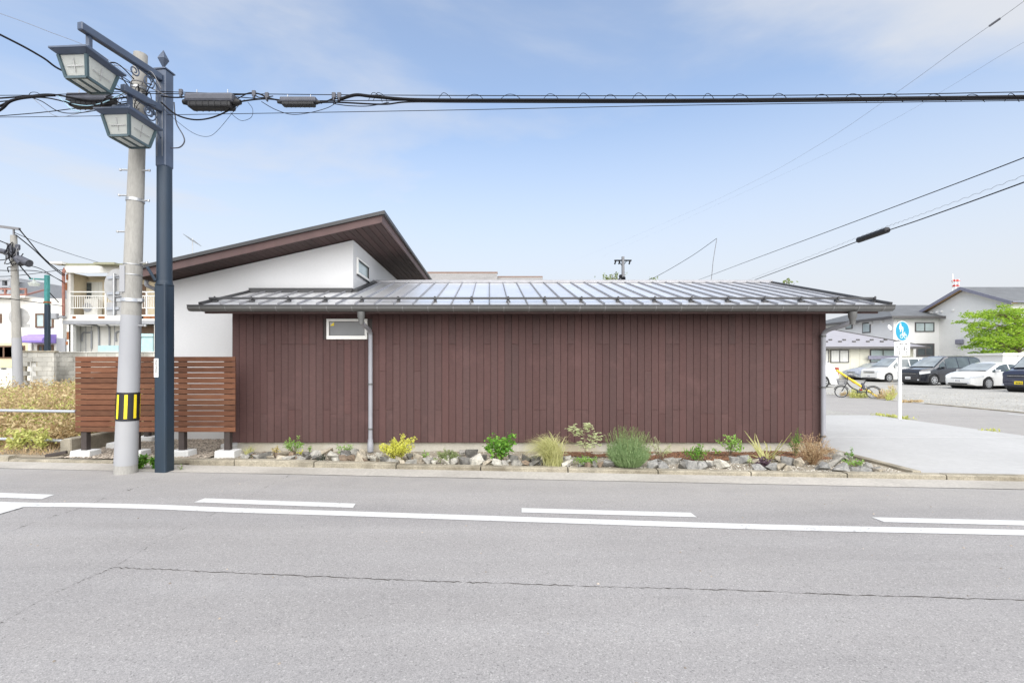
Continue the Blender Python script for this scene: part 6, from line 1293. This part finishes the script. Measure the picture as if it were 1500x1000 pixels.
b = MB(); b.obox(C-fwd_*.22+upv*.50,(.10,.09,.30),Wm@Matrix.Rotation(R(90),3,'X')@Matrix.Rotation(R(-15),3,'Y')); b.build('battery', M['splice_grey'], bk, bevel=.02)
b = MB(); b.obox(bbk+upv*.07-fwd_*.03,(.10,.10,.08),Matrix.Identity(3)); b.build('red_badge', M['tail_red'], bk, bevel=.02)
b = MB(); b.obox(bbk,(.22,.12,.15)); b.build('motor', M['splice_grey'], bk, bevel=.04); b = MB(); b.tube([bbk-sideB*.08,bbk-sideB*.08-upv*.17-fwd_*-.05],.01,6); b.obox(bbk-sideB*.13-upv*.17+fwd_*.05,(.09,.10,.03)); b.build('crank', M['plastic_black'], bk)
b = MB(); b.prism([seat+fwd_*.14-sideB*.02,seat+fwd_*.14+sideB*.02,seat-fwd_*.08+sideB*.09,seat-fwd_*.15+sideB*.07,seat-fwd_*.15-sideB*.07,seat-fwd_*.08-sideB*.09],(0,0,.06)); b.build('saddle', M['plastic_black'], bk, bevel=.02, seg=2)
hb = head+upv*.24-fwd_*.06; b = MB(); b.tube(smooth_path([hb-sideB*.28-fwd_*.14,hb-sideB*.2,hb,hb+sideB*.2,hb+sideB*.28-fwd_*.14],5),.013,6); b.build('handlebar', M['plastic_black'], bk, smooth=True)
b = MB(); b.tube([rear_-upv*.24+sideB*.08,rear_+sideB*.08],.01,6); b.tube([C-fwd_*.42+upv*.0-sideB*.10,rear_-sideB*.06],.010,6); b.build('kickstand', M['steel'], bk)
kt = [head+fwd_*(.04+u*.30)+sideB*v_+upv*.08 for u,v_ in ((0,-.19),(1,-.19),(1,.19),(0,.19))]; kb = [head+fwd_*(.07+u*.22)+sideB*v_-upv*.16 for u,v_ in ((0,-.14),(1,-.14),(1,.14),(0,.14))]; b = MB()
for i in range(4):
    for f_ in (0,.5,1): b.bar(kt[i].lerp(kb[i],f_),kt[(i+1)%4].lerp(kb[(i+1)%4],f_),.010,.010)
    for f_ in [k/6 for k in range(6)]: b.bar(kt[i].lerp(kt[(i+1)%4],f_),kb[i].lerp(kb[(i+1)%4],f_),.007,.007,Vector((.3,1,0)))
for f_ in (.25,.5,.75): b.bar(kb[0].lerp(kb[3],f_),kb[1].lerp(kb[2],f_),.007,.007)
b.build('basket', M['wire_grey'], bk)
ga = G(1285,581.0); ge = P(1225,542,ga.y+.35); gd = ge-ga; gg = thing('guy_wire_guard','yellow guy-wire guard leaning behind the parked bicycle','guy guard',ga)
b = MB(); b.tube([ga-gd*.03,ga+gd*.55],.048,12); b.tube([ga+gd*.53,ga+gd*.62],.062,12); b.tube([ga+gd*.62,ge],.046,12); b.build('guard_tube', M['yellow_guard'], gg, smooth='auto'); b = MB(); b.tube([ga,ge+gd*3],.008,6); b.build('guy_wire', M['wire_grey'], gg)
# ================================================================== road sign on a white pole
ps = G(1318,613.5,.05); sg_ = thing('road_sign','white pole with round blue pedestrian and bicycle sign over a times plate','road sign',ps); sS = F/ps.y
b = MB(); b.tube([(ps.x,ps.y,-.02),(ps.x,ps.y,Z_(471,ps.y))],.040,14); b.build('pole', M['sign_white'], sg_, smooth='auto')
Mg = Matrix.Rotation(R(17),3,'Z'); fr_ = ps+Mg@Vector((0,-.055,0)); pl = lambda x,z,d=0: Vector((fr_.x,fr_.y,0))+Mg@Vector((x,-d,0))+Vector((0,0,z))
zc_ = Z_(485,ps.y); rD = .258; b = MB(); Md = Mg@Matrix.Rotation(R(90),3,'X'); b.lathe(pl(0,zc_),[(rD,0),(rD,.006)],40,Md); disc = b.build('disc', M['sign_white'], sg_); b = MB(); b.lathe(pl(0,zc_,.0065),[(rD-.016,0),(rD-.016,.002)],40,Md); b.build('blue_face', M['sign_blue'], disc)
def flat(polys, mat, par, d, name): 
    b = MB()
    for q in polys: b.prism([pl(x,z,d) for x,z in q], Mg@Vector((0,-.0015,0)))
    return b.build(name, M[mat], par)
circ = lambda cx,cz,r_,n=14: [(cx+math.cos(2*math.pi*k/n)*r_, cz+math.sin(2*math.pi*k/n)*r_) for k in range(n)]
ringq = lambda cx,cz,r_,w_,n=18: [[(cx+math.cos(a)*r_,cz+math.sin(a)*r_),(cx+math.cos(a2)*r_,cz+math.sin(a2)*r_),(cx+math.cos(a2)*(r_-w_),cz+math.sin(a2)*(r_-w_)),(cx+math.cos(a)*(r_-w_),cz+math.sin(a)*(r_-w_))] for a,a2 in [(2*math.pi*k/n,2*math.pi*(k+1)/n) for k in range(n)]]
def seg_(x0,z0,x1,z1,w_=.014): 
    d = Vector((x1-x0,z1-z0)).normalized(); nx_,nz_ = -d.y*w_/2, d.x*w_/2; return [(x0+nx_,z0+nz_),(x1+nx_,z1+nz_),(x1-nx_,z1-nz_),(x0-nx_,z0-nz_)]
pz = zc_; flat([circ(-.075,pz+.175,.026),[(-.115,pz+.145),(-.035,pz+.145),(-.030,pz+.05),(-.055,pz+.04),(-.058,pz-.02),(-.088,pz-.02),(-.092,pz+.04),(-.12,pz+.05)],seg_(-.04,pz+.13,.01,pz+.06,.022),circ(.005,pz+.085,.019),[(-.015,pz+.065),(.025,pz+.065),(.022,pz-.015),(-.012,pz-.015)]],'sign_white',disc,.010,'pedestrians_symbol')
q0 = pz-.13; flat(ringq(-.035,q0,.058,.013)+ringq(.105,q0,.058,.013)+[seg_(-.035,q0,.01,q0+.07),seg_(.01,q0+.07,.08,q0+.07),seg_(.08,q0+.075,.105,q0),seg_(.01,q0+.065,.04,q0-.005),seg_(.04,q0-.005,.08,q0+.07),seg_(.08,q0+.07,.075,q0+.10),seg_(.06,q0+.10,.095,q0+.10),seg_(.01,q0+.07,.0,q0+.095),seg_(-.02,q0+.097,.02,q0+.097,.018)],'sign_white',disc,.010,'bicycle_symbol')
za, zb_ = Z_(500.5,ps.y), Z_(521,ps.y); wp = .285; b = MB(); b.obox((pl(0,(za+zb_)/2)),(wp*2,.005,za-zb_),Mg); plate = b.build('times_plate', M['sign_white'], sg_, bevel=.001)
def text(body, x, z, size, par, name, sx=1.0):
    cu = bpy.data.curves.new(name,'FONT'); cu.body = body; cu.size = size; cu.align_x = 'CENTER'; cu.align_y = 'CENTER'; cu.offset = size*.018
    o = bpy.data.objects.new(name, cu); COL.objects.link(o); bpy.context.view_layer.update(); me = bpy.data.meshes.new_from_object(o.evaluated_get(bpy.context.evaluated_depsgraph_get())); COL.objects.unlink(o); bpy.data.objects.remove(o)
    pos = pl(x,z,.0045); 
    for v_ in me.vertices: q = pos+Mg@Vector((v_.co.x*sx,0,v_.co.y)); v_.co = q-ORG[par.name]
    me.materials.clear(); me.materials.append(M['ink']); ob = bpy.data.objects.new(name, me); link(ob, par); return ob
hh = za-zb_
text('日・休日を除く',0,za-hh*.18,.072,plate,'lettering'); text('7',-.19,za-hh*.50,.135,plate,'lettering'); text('30',-.115,za-hh*.53,.075,plate,'lettering'); text('–',-.02,za-hh*.50,.13,plate,'lettering'); text('8',.075,za-hh*.50,.135,plate,'lettering'); text('30',.155,za-hh*.53,.075,plate,'lettering'); text('13 – 15',0,za-hh*.80,.13,plate,'lettering',1.0)
# weeds along the street edges
def edge_weeds(name, items, mat, seed):
    r_ = random.Random(seed); b = MB()
    for px, py, wd, h in items:
        for i in range(int(wd*5)):
            p = G(px+r_.uniform(-wd/2,wd/2), py+r_.uniform(-.8,.5)); e = p+Vector((r_.gauss(0,.10),r_.gauss(0,.06),h*r_.uniform(.3,1))); b.blade([p,p.lerp(e,.5)+rv(r_,.015),e],.016)
            for j in range(3): b.leaf(p.lerp(e,r_.random()), rv(r_)+Vector((0,0,.4)), Vector((0,-.4,1)), .09, .035)
    return tag(b.build(name, M[mat], None, recalc=False), kind='stuff')
edge_weeds('street_weeds', [(1258,582.5,26,.42),(1303,586,10,.28),(1308,583,5,.55),(1306,612,7,.05),(1325,614.5,6,.06),(1290,609.5,8,.03),(1447,634,6,.05),(1300,583,6,.35)], 'weed_green', 91)
edge_weeds('street_dry_weeds', [(1296,584,22,.42),(1240,580,14,.2),(1308,582,8,.75),(1335,589,30,.03)], 'weed_dry', 92)
